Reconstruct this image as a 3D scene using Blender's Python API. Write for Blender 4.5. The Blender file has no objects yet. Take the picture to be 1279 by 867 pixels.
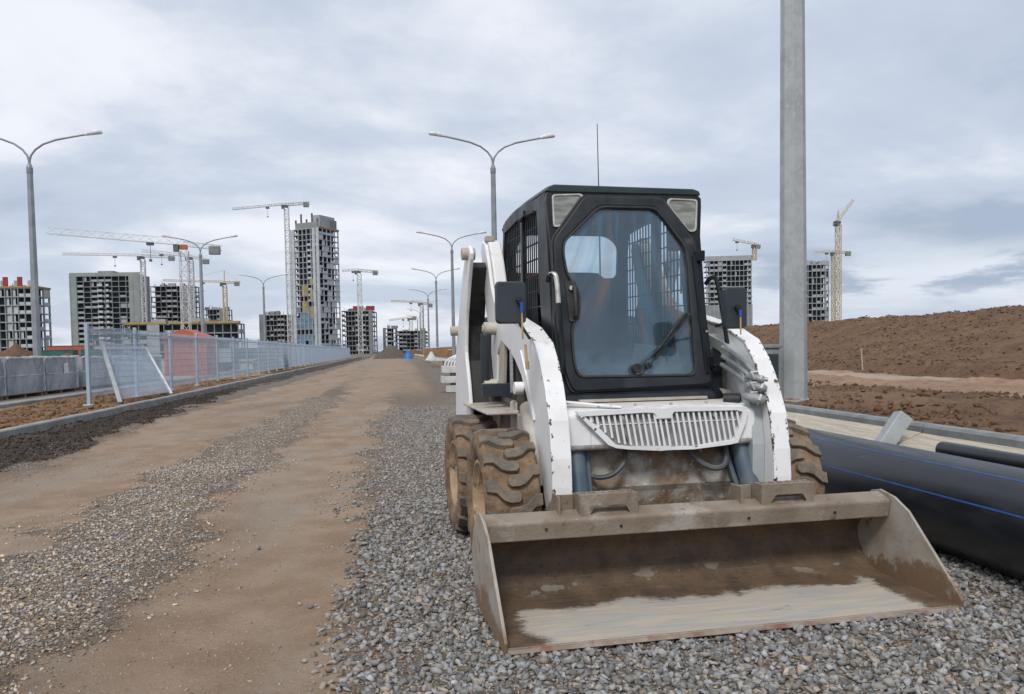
import bpy, bmesh, math, random
import numpy as np
from mathutils import Vector, Matrix
random.seed(7)
RNG = np.random.default_rng(11)
sc = bpy.context.scene
COL = sc.collection
PI = math.pi

# ------------------------------------------------------------------ camera
EYE = 1.18
PITCH, ROLL = math.radians(2.5), math.radians(1.0)
YAW = math.atan((639.5 - 495.0) / 1000.0)
fw = Vector((math.sin(YAW) * math.cos(PITCH), math.cos(YAW) * math.cos(PITCH), -math.sin(PITCH)))
rt = Vector((math.cos(YAW), -math.sin(YAW), 0))
up = rt.cross(fw)
rt2 = rt * math.cos(ROLL) - up * math.sin(ROLL)
up2 = up * math.cos(ROLL) + rt * math.sin(ROLL)
cam_d = bpy.data.cameras.new('camera')
cam = bpy.data.objects.new('camera', cam_d)
COL.objects.link(cam)
m = Matrix((rt2, up2, -fw)).transposed().to_4x4()
m.translation = Vector((0, 0, EYE))
cam.matrix_world = m
cam_d.sensor_width = 36
cam_d.lens = 36 * 1000 / 1279
cam_d.shift_y = 46 / 1279
cam_d.clip_start = .05
cam_d.clip_end = 6000
sc.camera = cam

def at(px, py, Y):
    """point at road distance Y seen in direction px,py of the 1279 wide photograph"""
    v = fw + rt2 * ((px - 639.5) / 1000.0) - up2 * ((py - 479.5) / 1000.0)
    return Vector((0, 0, EYE)) + v * (Y / v.y)

# ------------------------------------------------------------------ noise
def vnoise(x, y, seed=0):
    xi = np.floor(x).astype(np.int64); yi = np.floor(y).astype(np.int64)
    fx = x - xi; fy = y - yi
    fx = fx * fx * (3 - 2 * fx); fy = fy * fy * (3 - 2 * fy)
    def h(a, b):
        n = (a * 374761393 + b * 668265263 + seed * 974634777) & 0x7fffffff
        n = ((n ^ (n >> 13)) * 1274126177) & 0x7fffffff
        n = (n ^ (n >> 16)) & 0xffff
        return n / 65535.0
    return (h(xi, yi) * (1 - fx) + h(xi + 1, yi) * fx) * (1 - fy) + (h(xi, yi + 1) * (1 - fx) + h(xi + 1, yi + 1) * fx) * fy

def fbm(x, y, oct=4, seed=0, gain=.5):
    s = 0; a = 1; t = 0
    for o in range(oct):
        s = s + a * vnoise(x * 2 ** o + 17.3 * o, y * 2 ** o - 9.1 * o, seed + o); t += a; a *= gain
    return s / t

def sst(a, b, x):
    t = np.clip((x - a) / (b - a), 0, 1)
    return t * t * (3 - 2 * t)

# ------------------------------------------------------------------ materials
def nodes(name):
    M = bpy.data.materials.new(name); M.use_nodes = True
    nt = M.node_tree; nt.nodes.clear()
    out = nt.nodes.new('ShaderNodeOutputMaterial')
    b = nt.nodes.new('ShaderNodeBsdfPrincipled')
    nt.links.new(b.outputs[0], out.inputs[0])
    return M, nt, b, out

def N(nt, typ, **kw):
    n = nt.nodes.new(typ)
    for k, v in kw.items():
        if k in n.inputs.keys(): n.inputs[k].default_value = v
        else: setattr(n, k, v)
    return n

def noise(nt, vec, scale, detail=5, rough=.55, dist=0):
    n = nt.nodes.new('ShaderNodeTexNoise'); n.inputs['Scale'].default_value = scale
    n.inputs['Detail'].default_value = detail; n.inputs['Roughness'].default_value = rough
    n.inputs['Distortion'].default_value = dist
    nt.links.new(vec, n.inputs['Vector'])
    return n.outputs['Fac']

def ramp(nt, fac, a, b, c0=0., c1=1.):
    n = nt.nodes.new('ShaderNodeMapRange'); n.interpolation_type = 'SMOOTHSTEP'
    n.inputs['From Min'].default_value = a; n.inputs['From Max'].default_value = b
    n.inputs['To Min'].default_value = c0; n.inputs['To Max'].default_value = c1
    nt.links.new(fac, n.inputs['Value'])
    return n.outputs[0]

def mix(nt, fac, a, b):
    n = nt.nodes.new('ShaderNodeMix'); n.data_type = 'RGBA'
    for s, v in ((n.inputs[0], fac), (n.inputs[6], a), (n.inputs[7], b)):
        if hasattr(v, 'is_linked'): nt.links.new(v, s)
        elif isinstance(v, (int, float)): s.default_value = v
        else: s.default_value = (*v, 1)
    return n.outputs[2]

def math_(nt, op, a, b=None):
    n = nt.nodes.new('ShaderNodeMath'); n.operation = op
    for i, v in enumerate((a, b)):
        if v is None: continue
        if hasattr(v, 'is_linked'): nt.links.new(v, n.inputs[i])
        else: n.inputs[i].default_value = v
    return n.outputs[0]

def bump(nt, b, h, strength, dist=.01):
    n = nt.nodes.new('ShaderNodeBump'); n.inputs['Strength'].default_value = strength
    n.inputs['Distance'].default_value = dist
    nt.links.new(h, n.inputs['Height']); nt.links.new(n.outputs[0], b.inputs['Normal'])

def coords(nt, scale=(1, 1, 1)):
    tc = nt.nodes.new('ShaderNodeTexCoord')
    mp = nt.nodes.new('ShaderNodeMapping'); mp.inputs['Scale'].default_value = scale
    nt.links.new(tc.outputs['Object'], mp.inputs[0])
    return mp.outputs[0]

def mat(name, c1, c2=None, scale=6, rough=.7, metal=0, bmp=.15, bscale=60, spots=(), stretch=(1, 1, 1), lo=.35, hi=.65, rvar=.1, spec=.5, bd=.004):
    """two colours mixed by noise, then spots: (colour, scale, threshold lo, hi, stretch)"""
    M, nt, b, out = nodes(name)
    v = coords(nt, stretch)
    c2 = c2 or tuple(x * .75 for x in c1)
    f = noise(nt, v, scale)
    col = mix(nt, ramp(nt, f, lo, hi), c1, c2)
    for sp in spots:
        vv = coords(nt, sp[4] if len(sp) > 4 else (1, 1, 1))
        col = mix(nt, ramp(nt, noise(nt, vv, sp[1], 6, .65), sp[2], sp[3]), col, sp[0])
    nt.links.new(col, b.inputs['Base Color'])
    b.inputs['Metallic'].default_value = metal
    b.inputs['Specular IOR Level'].default_value = spec
    nt.links.new(ramp(nt, f, .2, .8, max(0, rough - rvar), min(1, rough + rvar)), b.inputs['Roughness'])
    if bmp: bump(nt, b, noise(nt, v, bscale, 4), bmp, bd)
    return M

M = {}
RUST = (.11, .05, .025); MUD = (.25, .165, .10); SOOT = (.03, .028, .026)
M['white'] = mat('white_paint', (.78, .78, .79), (.68, .68, .68), 3, .42, 0, .04, 30,
                 spots=[((.42, .38, .32), 5, .60, .80), ((.10, .06, .045), 26, .705, .725), ((.30, .20, .13), 9, .72, .80, (1, 1, .25))])
M['white_chip'] = mat('chipped_white_paint', (.79, .79, .80), (.68, .67, .66), 4, .45, 0, .06, 30,
                      spots=[((.40, .33, .26), 7, .58, .78), ((.07, .045, .035), 17, .64, .66), ((.2, .1, .05), 34, .68, .70)])
def chip_mat(name, a, b_):
    Mt, nt, b, out = nodes(name); v = coords(nt)
    sep = nt.nodes.new('ShaderNodeSeparateXYZ'); nt.links.new(v, sep.inputs[0]); ax = math_(nt, 'ABSOLUTE', sep.outputs[0])
    f = noise(nt, v, 4); base = mix(nt, ramp(nt, f, .4, .65), (.80, .80, .81), (.70, .69, .68))
    base = mix(nt, ramp(nt, noise(nt, coords(nt, (1, 1, .4)), 8, 6, .6), .60, .80), base, (.46, .40, .33))
    e = math_(nt, 'MINIMUM', math_(nt, 'ABSOLUTE', math_(nt, 'SUBTRACT', ax, a)), math_(nt, 'ABSOLUTE', math_(nt, 'SUBTRACT', ax, b_)))
    near = ramp(nt, e, .022, .002, 0, .115)
    near = math_(nt, 'ADD', near, ramp(nt, sep.outputs[2], .62, .40, 0, .05))
    n_ = noise(nt, coords(nt, (1.4, 1, .8)), 30, 5, .62)
    base = mix(nt, ramp(nt, math_(nt, 'ADD', n_, near), .672, .69), base, (.16, .095, .06))
    base = mix(nt, ramp(nt, math_(nt, 'ADD', n_, near), .71, .725), base, (.035, .028, .025))
    nt.links.new(base, b.inputs['Base Color']); b.inputs['Roughness'].default_value = .42
    bump(nt, b, noise(nt, v, 30, 4), .06, .004)
    return Mt
M['chipL'] = chip_mat('edge_chipped_white_paint', .518, .614)
M['chipR'] = chip_mat('edge_chipped_white_enamel', .566, .658)
def bumper_mat():
    Mt, nt, b, out = nodes('dirt_streaked_bumper_paint'); v = coords(nt)
    sep = nt.nodes.new('ShaderNodeSeparateXYZ'); nt.links.new(v, sep.inputs[0])
    f = noise(nt, v, 4); base = mix(nt, ramp(nt, f, .4, .65), (.80, .80, .81), (.70, .69, .68))
    low = ramp(nt, math_(nt, 'ADD', sep.outputs[2], math_(nt, 'MULTIPLY', math_(nt, 'SUBTRACT', noise(nt, v, 10, 6, .65), .5), .12)), .70, .655)
    base = mix(nt, math_(nt, 'MULTIPLY', low, .8), base, (.24, .17, .115))
    st = noise(nt, coords(nt, (1.6, 1, .10)), 12, 5, .6)
    base = mix(nt, ramp(nt, st, .60, .78, 0, .7), base, (.44, .34, .25))
    base = mix(nt, ramp(nt, noise(nt, v, 34, 5, .6), .69, .71), base, (.10, .06, .04))
    tp = ramp(nt, math_(nt, 'ADD', sep.outputs[2], math_(nt, 'MULTIPLY', math_(nt, 'SUBTRACT', noise(nt, v, 14, 5), .5), .05)), .858, .882)
    base = mix(nt, math_(nt, 'MULTIPLY', tp, .45), base, (.45, .36, .26))
    nt.links.new(base, b.inputs['Base Color']); b.inputs['Roughness'].default_value = .45
    bump(nt, b, noise(nt, v, 30, 4), .06, .004)
    return Mt
M['bumper'] = bumper_mat()
M['dirty_white'] = mat('dirty_cream_paint', (.50, .47, .42), (.36, .31, .25), 5, .6, 0, .1, 40,
                       spots=[(MUD, 7, .55, .7), ((.09, .06, .04), 24, .69, .72)])
M['black_frame'] = mat('dark_grey_cab_paint', (.008, .011, .014), (.017, .021, .024), 6, .40, 0, .05, 50, spec=.28,
                       spots=[((.07, .066, .06), 12, .62, .90)])
M['dusty_black'] = mat('dusty_black_paint', (.011, .015, .019), (.026, .031, .035), 7, .5, 0, .08, 60, spec=.3,
                       spots=[((.17, .15, .125), 6, .60, .88)])
M['roof_green'] = mat('dark_teal_roof_paint', (.016, .030, .032), (.026, .042, .044), 4, .45, 0, .05)
M['rubber_seal'] = mat('black_rubber', (.012, .013, .014), (.03, .03, .03), 20, .6, 0, .05)
M['plastic'] = mat('dark_slate_plastic', (.022, .03, .04), (.032, .042, .052), 3, .5, 0, .08, 300, bd=.001)
M['red'] = mat('red_plastic', (.45, .015, .02), (.3, .01, .015), 5, .4)
M['brass'] = mat('scratched_steel', (.50, .51, .50), (.36, .34, .30), 12, .45, .4)
M['blue_paint'] = mat('blue_plastic', (.02, .10, .42), None, 8, .45)
M['wood'] = mat('bare_wood', (.50, .34, .18), (.38, .22, .10), 10, .75, 0, .1, 50, stretch=(8, 8, 1))
M['bluegrey'] = mat('blue_grey_cylinder_paint', (.055, .085, .125), (.10, .13, .16), 7, .45, 0, .08,
                    spots=[((.22, .17, .12), 8, .58, .8)])
M['hose'] = mat('dusty_hose', (.045, .055, .065), (.12, .12, .12), 9, .6)
M['greyvalve'] = mat('dusty_grey_castings', (.30, .31, .32), (.20, .20, .20), 14, .6, .1, .3, 40,
                     spots=[((.30, .2, .12), 18, .6, .75)])
M['chrome'] = mat('chrome_rod', (.7, .7, .72), None, 8, .2, 1)
M['beige_guard'] = mat('beige_guard_paint', (.42, .39, .34), (.30, .27, .22), 4, .6)
M['greenish'] = mat('pale_grey_recess_paint', (.40, .44, .45), (.30, .33, .33), 4, .5)
M['belly'] = mat('muddy_scraped_plate', (.42, .40, .36), (.25, .19, .13), 9, .8, 0, .5, 35,
                 spots=[((.20, .125, .07), 4, .46, .60), ((.55, .54, .50), 22, .60, .66), ((.09, .055, .035), 10, .63, .70)], bd=.01)
M['steel_mud'] = mat('muddy_bucket_steel', (.27, .225, .18), (.20, .155, .115), 5, .68, .15, .35, 60,
                     spots=[((.36, .33, .29), 3.5, .50, .66), ((.13, .085, .052), 9, .56, .70), ((.40, .37, .33), 30, .66, .74)], bd=.01)
M['interior_dark'] = mat('dark_cab_lining', (.03, .035, .04), (.05, .05, .05), 8, .7)
M['seatm'] = mat('black_vinyl', (.03, .03, .035), (.06, .06, .06), 5, .6)
M['engine'] = mat('sooty_machinery', (.02, .02, .02), (.06, .05, .04), 9, .7)
M['maroon'] = mat('brown_painted_plate', (.07, .022, .012), (.12, .05, .03), 9, .6)
M['galv'] = mat('galvanised_steel', (.40, .425, .43), (.31, .33, .34), 5, .5, .2, .1, 60, lo=.3, hi=.7,
                spots=[((.42, .44, .45), 22, .5, .7), ((.2, .21, .22), 9, .58, .8)])
M['galv_far'] = mat('weathered_lamp_steel', (.26, .29, .31), (.20, .22, .24), 2, .5, .2, 0)
M['lampwhite'] = mat('pale_lamp_housing', (.7, .72, .74), None, 6, .35)
M['fencem'] = mat('pale_blue_galvanised_fence', (.38, .46, .55), (.33, .40, .49), 3, .45, .2, 0)
M['kerb'] = mat('cast_concrete_kerb', (.30, .295, .28), (.22, .215, .20), 2.5, .85, 0, .3, 80,
                spots=[((.36, .34, .31), 6, .55, .75), ((.15, .13, .11), 11, .6, .75), ((.27, .2, .13), 1.7, .55, .75)])
M['kerb_r'] = mat('weathered_grey_kerb', (.24, .26, .265), (.17, .18, .18), 5, .85, 0, .3, 80,
                  spots=[((.3, .24, .17), 4, .58, .75)])
M['board'] = mat('pale_boards', (.50, .45, .37), (.36, .31, .25), 6, .8, 0, .4, 30, stretch=(14, .5, 14),
                 spots=[((.20, .15, .10), 9, .60, .72, (8, .6, 8)), ((.6, .58, .53), 5, .58, .7, (6, .5, 6))])
M['slab'] = mat('pale_cast_concrete', (.55, .56, .55), (.44, .45, .44), 4, .8, 0, .2)
M['conc'] = mat('raw_concrete', (.24, .255, .26), (.19, .20, .205), .25, .85, 0, 0, spots=[((.2, .2, .2), .6, .58, .75)])
M['conc_lt'] = mat('light_panel_concrete', (.34, .36, .375), (.28, .30, .31), .3, .8, 0, 0)
M['conc_wh'] = mat('white_rendered_concrete', (.47, .50, .53), (.38, .41, .44), .3, .75, 0, 0)
M['conc_gr'] = mat('greenish_end_wall', (.26, .295, .285), (.22, .25, .24), .2, .85, 0, 0)
M['coredark'] = mat('inner_walls_painted_shade', (.05, .058, .07), (.03, .035, .045), .5, .9, 0, 0)  # shade inside the open bays is painted into this wall colour
M['glassb'] = mat('blue_glazing', (.16, .26, .36), (.10, .16, .24), .4, .25, 0, 0)
M['ochre'] = mat('ochre_insulation', (.30, .22, .08), (.36, .28, .12), .8, .8, 0, 0)
M['orange_form'] = mat('orange_formwork', (.40, .20, .05), (.3, .2, .1), .8, .8, 0, 0)
M['redform'] = mat('red_formwork', (.30, .03, .05), (.2, .03, .04), .8, .7, 0, 0)
M['greennet'] = mat('green_netting', (.06, .14, .10), (.10, .20, .14), .5, .8, 0, 0)
M['crane_w'] = mat('white_crane_steel', (.55, .56, .57), (.45, .45, .46), .5, .5, 0, 0)
M['crane_y'] = mat('yellow_crane_steel', (.52, .44, .30), (.46, .38, .24), .5, .5, 0, 0)
M['crane_d'] = mat('dark_crane_steel', (.10, .11, .12), None, .5, .5, 0, 0)
M['crane_o'] = mat('orange_crane_part', (.45, .12, .05), None, .5, .5, 0, 0)
M['cwt'] = mat('grey_counterweight', (.2, .22, .23), None, .5, .8, 0, 0)
M['redshed'] = mat('orange_red_sheet', (.42, .10, .055), (.34, .085, .05), .8, .6, 0, 0)
M['redwall'] = mat('brick_red_cladding', (.35, .10, .08), (.28, .09, .07), .5, .8, 0, 0)
M['green'] = mat('green_container_paint', (.02, .10, .08), None, .8, .6, 0, 0)
M['stake'] = mat('pale_wood_stake', (.55, .46, .30), None, 10, .8)
M['blk'] = mat('grey_concrete_blocks', (.17, .195, .22), (.10, .115, .13), 3, .85, 0, .1)
M['pallet'] = mat('pallet_wood', (.3, .2, .11), None, 10, .8)
M['paper'] = mat('white_paper', (.75, .75, .75), None, 10, .8)
M['truckw'] = mat('pale_truck_body', (.30, .34, .36), None, 1, .6, 0, 0)
M['tent'] = mat('blue_sheet', (.02, .15, .45), None, 2, .6, 0, 0)
M['crate'] = mat('brown_crate_wood', (.30, .17, .08), (.22, .12, .06), 2, .8, 0, 0)
M['pile'] = mat('dark_gravel_heap', (.075, .065, .055), (.11, .09, .075), 2.0, .95, 0, .5, 6, bd=.1)

# tyre rubber under dried mud
def tyre_mat():
    Mt, nt, b, out = nodes('muddy_tyre_rubber'); v = coords(nt)
    at_ = nt.nodes.new('ShaderNodeAttribute'); at_.attribute_name = 'lug'
    f = noise(nt, v, 9, 6, .65); g = noise(nt, v, 38, 5)
    lug = mix(nt, ramp(nt, f, .38, .66), (.125, .112, .098), (.215, .165, .118))
    lug = mix(nt, ramp(nt, g, .55, .72), lug, (.115, .108, .10))
    mud = mix(nt, ramp(nt, f, .35, .65), (.135, .088, .055), (.25, .172, .112))
    mud = mix(nt, ramp(nt, g, .60, .72), mud, (.09, .055, .03))
    c = mix(nt, at_.outputs['Fac'], mud, lug)
    nt.links.new(c, b.inputs['Base Color']); b.inputs['Roughness'].default_value = .9
    b.inputs['Specular IOR Level'].default_value = .25
    bump(nt, b, math_(nt, 'ADD', g, f), .7, .012)
    return Mt
M['tyre'] = tyre_mat()
M['rim'] = mat('mud_caked_rim', (.30, .20, .12), (.38, .28, .18), 7, .85, 0, .5, 40,
               spots=[((.10, .06, .035), 6, .52, .66), ((.48, .43, .35), 9, .62, .72)], bd=.01)

# bucket plate with mud line: stains by place in the bucket
def bucket_mat(name, kind):
    Mt, nt, b, out = nodes(name); v = coords(nt)
    sep = nt.nodes.new('ShaderNodeSeparateXYZ'); nt.links.new(v, sep.inputs[0])
    f = noise(nt, v, 7, 6, .6); g = noise(nt, v, 40, 4)
    vs = coords(nt, (.6, 6, 6)); st = noise(nt, vs, 5, 6, .65)
    worn = mix(nt, ramp(nt, st, .35, .65), (.47, .41, .32), (.36, .35, .33))
    worn = mix(nt, ramp(nt, noise(nt, vs, 9, 5, .6), .66, .71), worn, (.20, .09, .05))
    mud = mix(nt, ramp(nt, f, .35, .68), (.135, .090, .055), (.075, .052, .035))
    mud = mix(nt, ramp(nt, g, .58, .72), mud, (.06, .042, .03))
    wob = math_(nt, 'MULTIPLY', math_(nt, 'SUBTRACT', noise(nt, v, 3.2, 5, .6), .5), .42)
    if kind == 'floor':
        ax = math_(nt, 'ABSOLUTE', sep.outputs[0])
        d1 = math_(nt, 'SUBTRACT', math_(nt, 'ADD', sep.outputs[1], wob), .42)
        sq = math_(nt, 'MULTIPLY', math_(nt, 'SUBTRACT', ax, .86), 1.3)
        d = math_(nt, 'MAXIMUM', d1, math_(nt, 'ADD', sq, wob))
        dd = math_(nt, 'ADD', d, math_(nt, 'MULTIPLY', math_(nt, 'SUBTRACT', noise(nt, coords(nt, (1, 3, 1)), 30, 5, .7), .5), .16))
        c = mix(nt, ramp(nt, dd, -.035, .035), worn, mud)
        c = mix(nt, math_(nt, 'MULTIPLY', ramp(nt, noise(nt, coords(nt, (.25, 7, 7)), 14, 6, .7), .54, .72), .55), c, (.20, .15, .11))
        # pale bare patches along the bend
        pt = math_(nt, 'MULTIPLY', ramp(nt, noise(nt, coords(nt, (1, 1.6, 1.6)), 8, 3, .5), .60, .63), ramp(nt, sep.outputs[2], .03, .045))
        pt = math_(nt, 'MULTIPLY', pt, ramp(nt, sep.outputs[2], .11, .09))
        c = mix(nt, math_(nt, 'MULTIPLY', pt, .4), c, (.33, .31, .28))
    else:
        plate = mix(nt, ramp(nt, f, .35, .65), (.36, .34, .30), (.30, .255, .20))
        plate = mix(nt, ramp(nt, noise(nt, v, 14, 5), .6, .72), plate, (.21, .135, .08))
        d = math_(nt, 'ADD', math_(nt, 'SUBTRACT', .10, sep.outputs[2]), wob)
        d = math_(nt, 'ADD', d, math_(nt, 'MULTIPLY', math_(nt, 'SUBTRACT', g, .5), .12))
        c = mix(nt, ramp(nt, d, -.03, .03), plate, (.19, .125, .075))
    nt.links.new(c, b.inputs['Base Color']); b.inputs['Roughness'].default_value = .62
    b.inputs['Metallic'].default_value = .1
    bump(nt, b, math_(nt, 'ADD', f, g), .35, .006)
    return Mt
M['bfloor'] = bucket_mat('worn_bucket_plate', 'floor')
M['bside'] = bucket_mat('scuffed_bucket_side', 'side')
M['edge_red'] = mat('rusty_red_edge', (.30, .25, .20), (.22, .17, .13), 12, .7, .2, .3, 60, spots=[((.22, .10, .075), 11, .50, .64)])

# window glass: clear glossy sheet, dust film, and reflection streaks painted in diffuse colour
def glass_mat():
    Mt = bpy.data.materials.new('dusty_glass_painted_reflections'); Mt.use_nodes = True
    nt = Mt.node_tree; nt.nodes.clear()
    out = nt.nodes.new('ShaderNodeOutputMaterial')
    tr = nt.nodes.new('ShaderNodeBsdfTransparent'); tr.inputs[0].default_value = (.80, .89, .93, 1)
    gl = nt.nodes.new('ShaderNodeBsdfGlossy'); gl.inputs['Roughness'].default_value = .04
    gl.inputs[0].default_value = (.8, .88, .95, 1)
    df = nt.nodes.new('ShaderNodeBsdfDiffuse')
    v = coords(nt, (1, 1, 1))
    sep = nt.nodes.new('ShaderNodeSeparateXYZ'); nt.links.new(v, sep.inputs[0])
    # painted reflection streaks fan out from upper middle: angle coordinate
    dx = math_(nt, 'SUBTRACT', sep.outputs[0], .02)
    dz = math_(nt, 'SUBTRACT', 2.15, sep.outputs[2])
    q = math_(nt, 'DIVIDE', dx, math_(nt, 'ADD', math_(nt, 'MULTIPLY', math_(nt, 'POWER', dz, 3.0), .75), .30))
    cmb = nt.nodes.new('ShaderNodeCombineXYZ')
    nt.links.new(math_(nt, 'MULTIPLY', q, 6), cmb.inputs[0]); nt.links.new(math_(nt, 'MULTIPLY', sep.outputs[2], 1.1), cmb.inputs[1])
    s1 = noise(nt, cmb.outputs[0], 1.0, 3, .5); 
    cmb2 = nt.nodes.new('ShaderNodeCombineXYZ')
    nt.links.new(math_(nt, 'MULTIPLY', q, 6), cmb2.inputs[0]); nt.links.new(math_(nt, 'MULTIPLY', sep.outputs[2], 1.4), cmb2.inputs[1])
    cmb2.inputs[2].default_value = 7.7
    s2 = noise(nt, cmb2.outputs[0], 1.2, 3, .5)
    c = mix(nt, ramp(nt, s1, .52, .72), (.17, .25, .32), (.34, .24, .18))  # orange and blue reflections painted into the diffuse colour
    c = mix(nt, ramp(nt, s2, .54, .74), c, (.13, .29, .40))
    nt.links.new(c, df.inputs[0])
    film = math_(nt, 'ADD', .13, math_(nt, 'MULTIPLY', ramp(nt, s1, .46, .74), .13))  # dust opacity, raised along the painted reflection streaks
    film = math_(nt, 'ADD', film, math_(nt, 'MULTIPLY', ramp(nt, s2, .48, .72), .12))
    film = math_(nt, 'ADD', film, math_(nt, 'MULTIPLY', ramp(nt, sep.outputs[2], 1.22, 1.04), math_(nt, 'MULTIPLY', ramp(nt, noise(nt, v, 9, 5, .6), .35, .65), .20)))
    m1 = nt.nodes.new('ShaderNodeMixShader'); nt.links.new(film, m1.inputs[0])
    nt.links.new(tr.outputs[0], m1.inputs[1]); nt.links.new(df.outputs[0], m1.inputs[2])
    lw = nt.nodes.new('ShaderNodeFresnel'); lw.inputs[0].default_value = 1.5
    m2 = nt.nodes.new('ShaderNodeMixShader'); nt.links.new(math_(nt, 'ADD', lw.outputs[0], .03), m2.inputs[0])
    nt.links.new(m1.outputs[0], m2.inputs[1]); nt.links.new(gl.outputs[0], m2.inputs[2])
    nt.links.new(m2.outputs[0], out.inputs[0])
    return Mt
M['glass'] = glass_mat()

def film_mat(name, col, op, rough=.25):
    Mt = bpy.data.materials.new(name); Mt.use_nodes = True
    nt = Mt.node_tree; nt.nodes.clear()
    out = nt.nodes.new('ShaderNodeOutputMaterial')
    tr = nt.nodes.new('ShaderNodeBsdfTransparent'); tr.inputs[0].default_value = (.9, .93, .95, 1)
    b = nt.nodes.new('ShaderNodeBsdfPrincipled'); b.inputs['Base Color'].default_value = (*col, 1); b.inputs['Roughness'].default_value = rough
    v = coords(nt); f = noise(nt, v, 1.1, 4, .55, .3)
    mx = nt.nodes.new('ShaderNodeMixShader'); nt.links.new(ramp(nt, f, .36, .68, op * .7, min(1, op * 1.25)), mx.inputs[0])
    nt.links.new(tr.outputs[0], mx.inputs[1]); nt.links.new(b.outputs[0], mx.inputs[2])
    bump(nt, b, noise(nt, v, 7, 5, .6, 1.0), .6, .05)
    nt.links.new(mx.outputs[0], out.inputs[0])
    return Mt
M['wrap'] = film_mat('clear_stretch_film', (.62, .66, .70), .46)
M['foldfilm'] = film_mat('gathered_white_film', (.75, .78, .80), .62)
M['lens'] = mat('dusty_lamp_lens', (.14, .145, .13), (.27, .28, .26), 14, .25, 0, .1, 60, stretch=(.5, 1, 2))

def pipe_mat():
    Mt, nt, b, out = nodes('black_plastic_pipe'); v = coords(nt)
    f = noise(nt, coords(nt, (1, .25, 1)), 9, 6, .65)
    c = mix(nt, ramp(nt, f, .4, .7), (.007, .009, .013), (.016, .020, .026))
    c = mix(nt, ramp(nt, noise(nt, coords(nt, (1, .3, 1)), 14, 7, .72), .64, .80), c, (.11, .12, .13))
    nt.links.new(c, b.inputs['Base Color'])
    nt.links.new(ramp(nt, f, .3, .7, .27, .42), b.inputs['Roughness']); b.inputs['Specular IOR Level'].default_value = .6
    bump(nt, b, noise(nt, v, 6, 3), .12, .01)
    return Mt
M['pipe'] = pipe_mat()
M['stripe'] = mat('blue_pipe_stripe', (.02, .085, .30), None, 8, .45)

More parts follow.
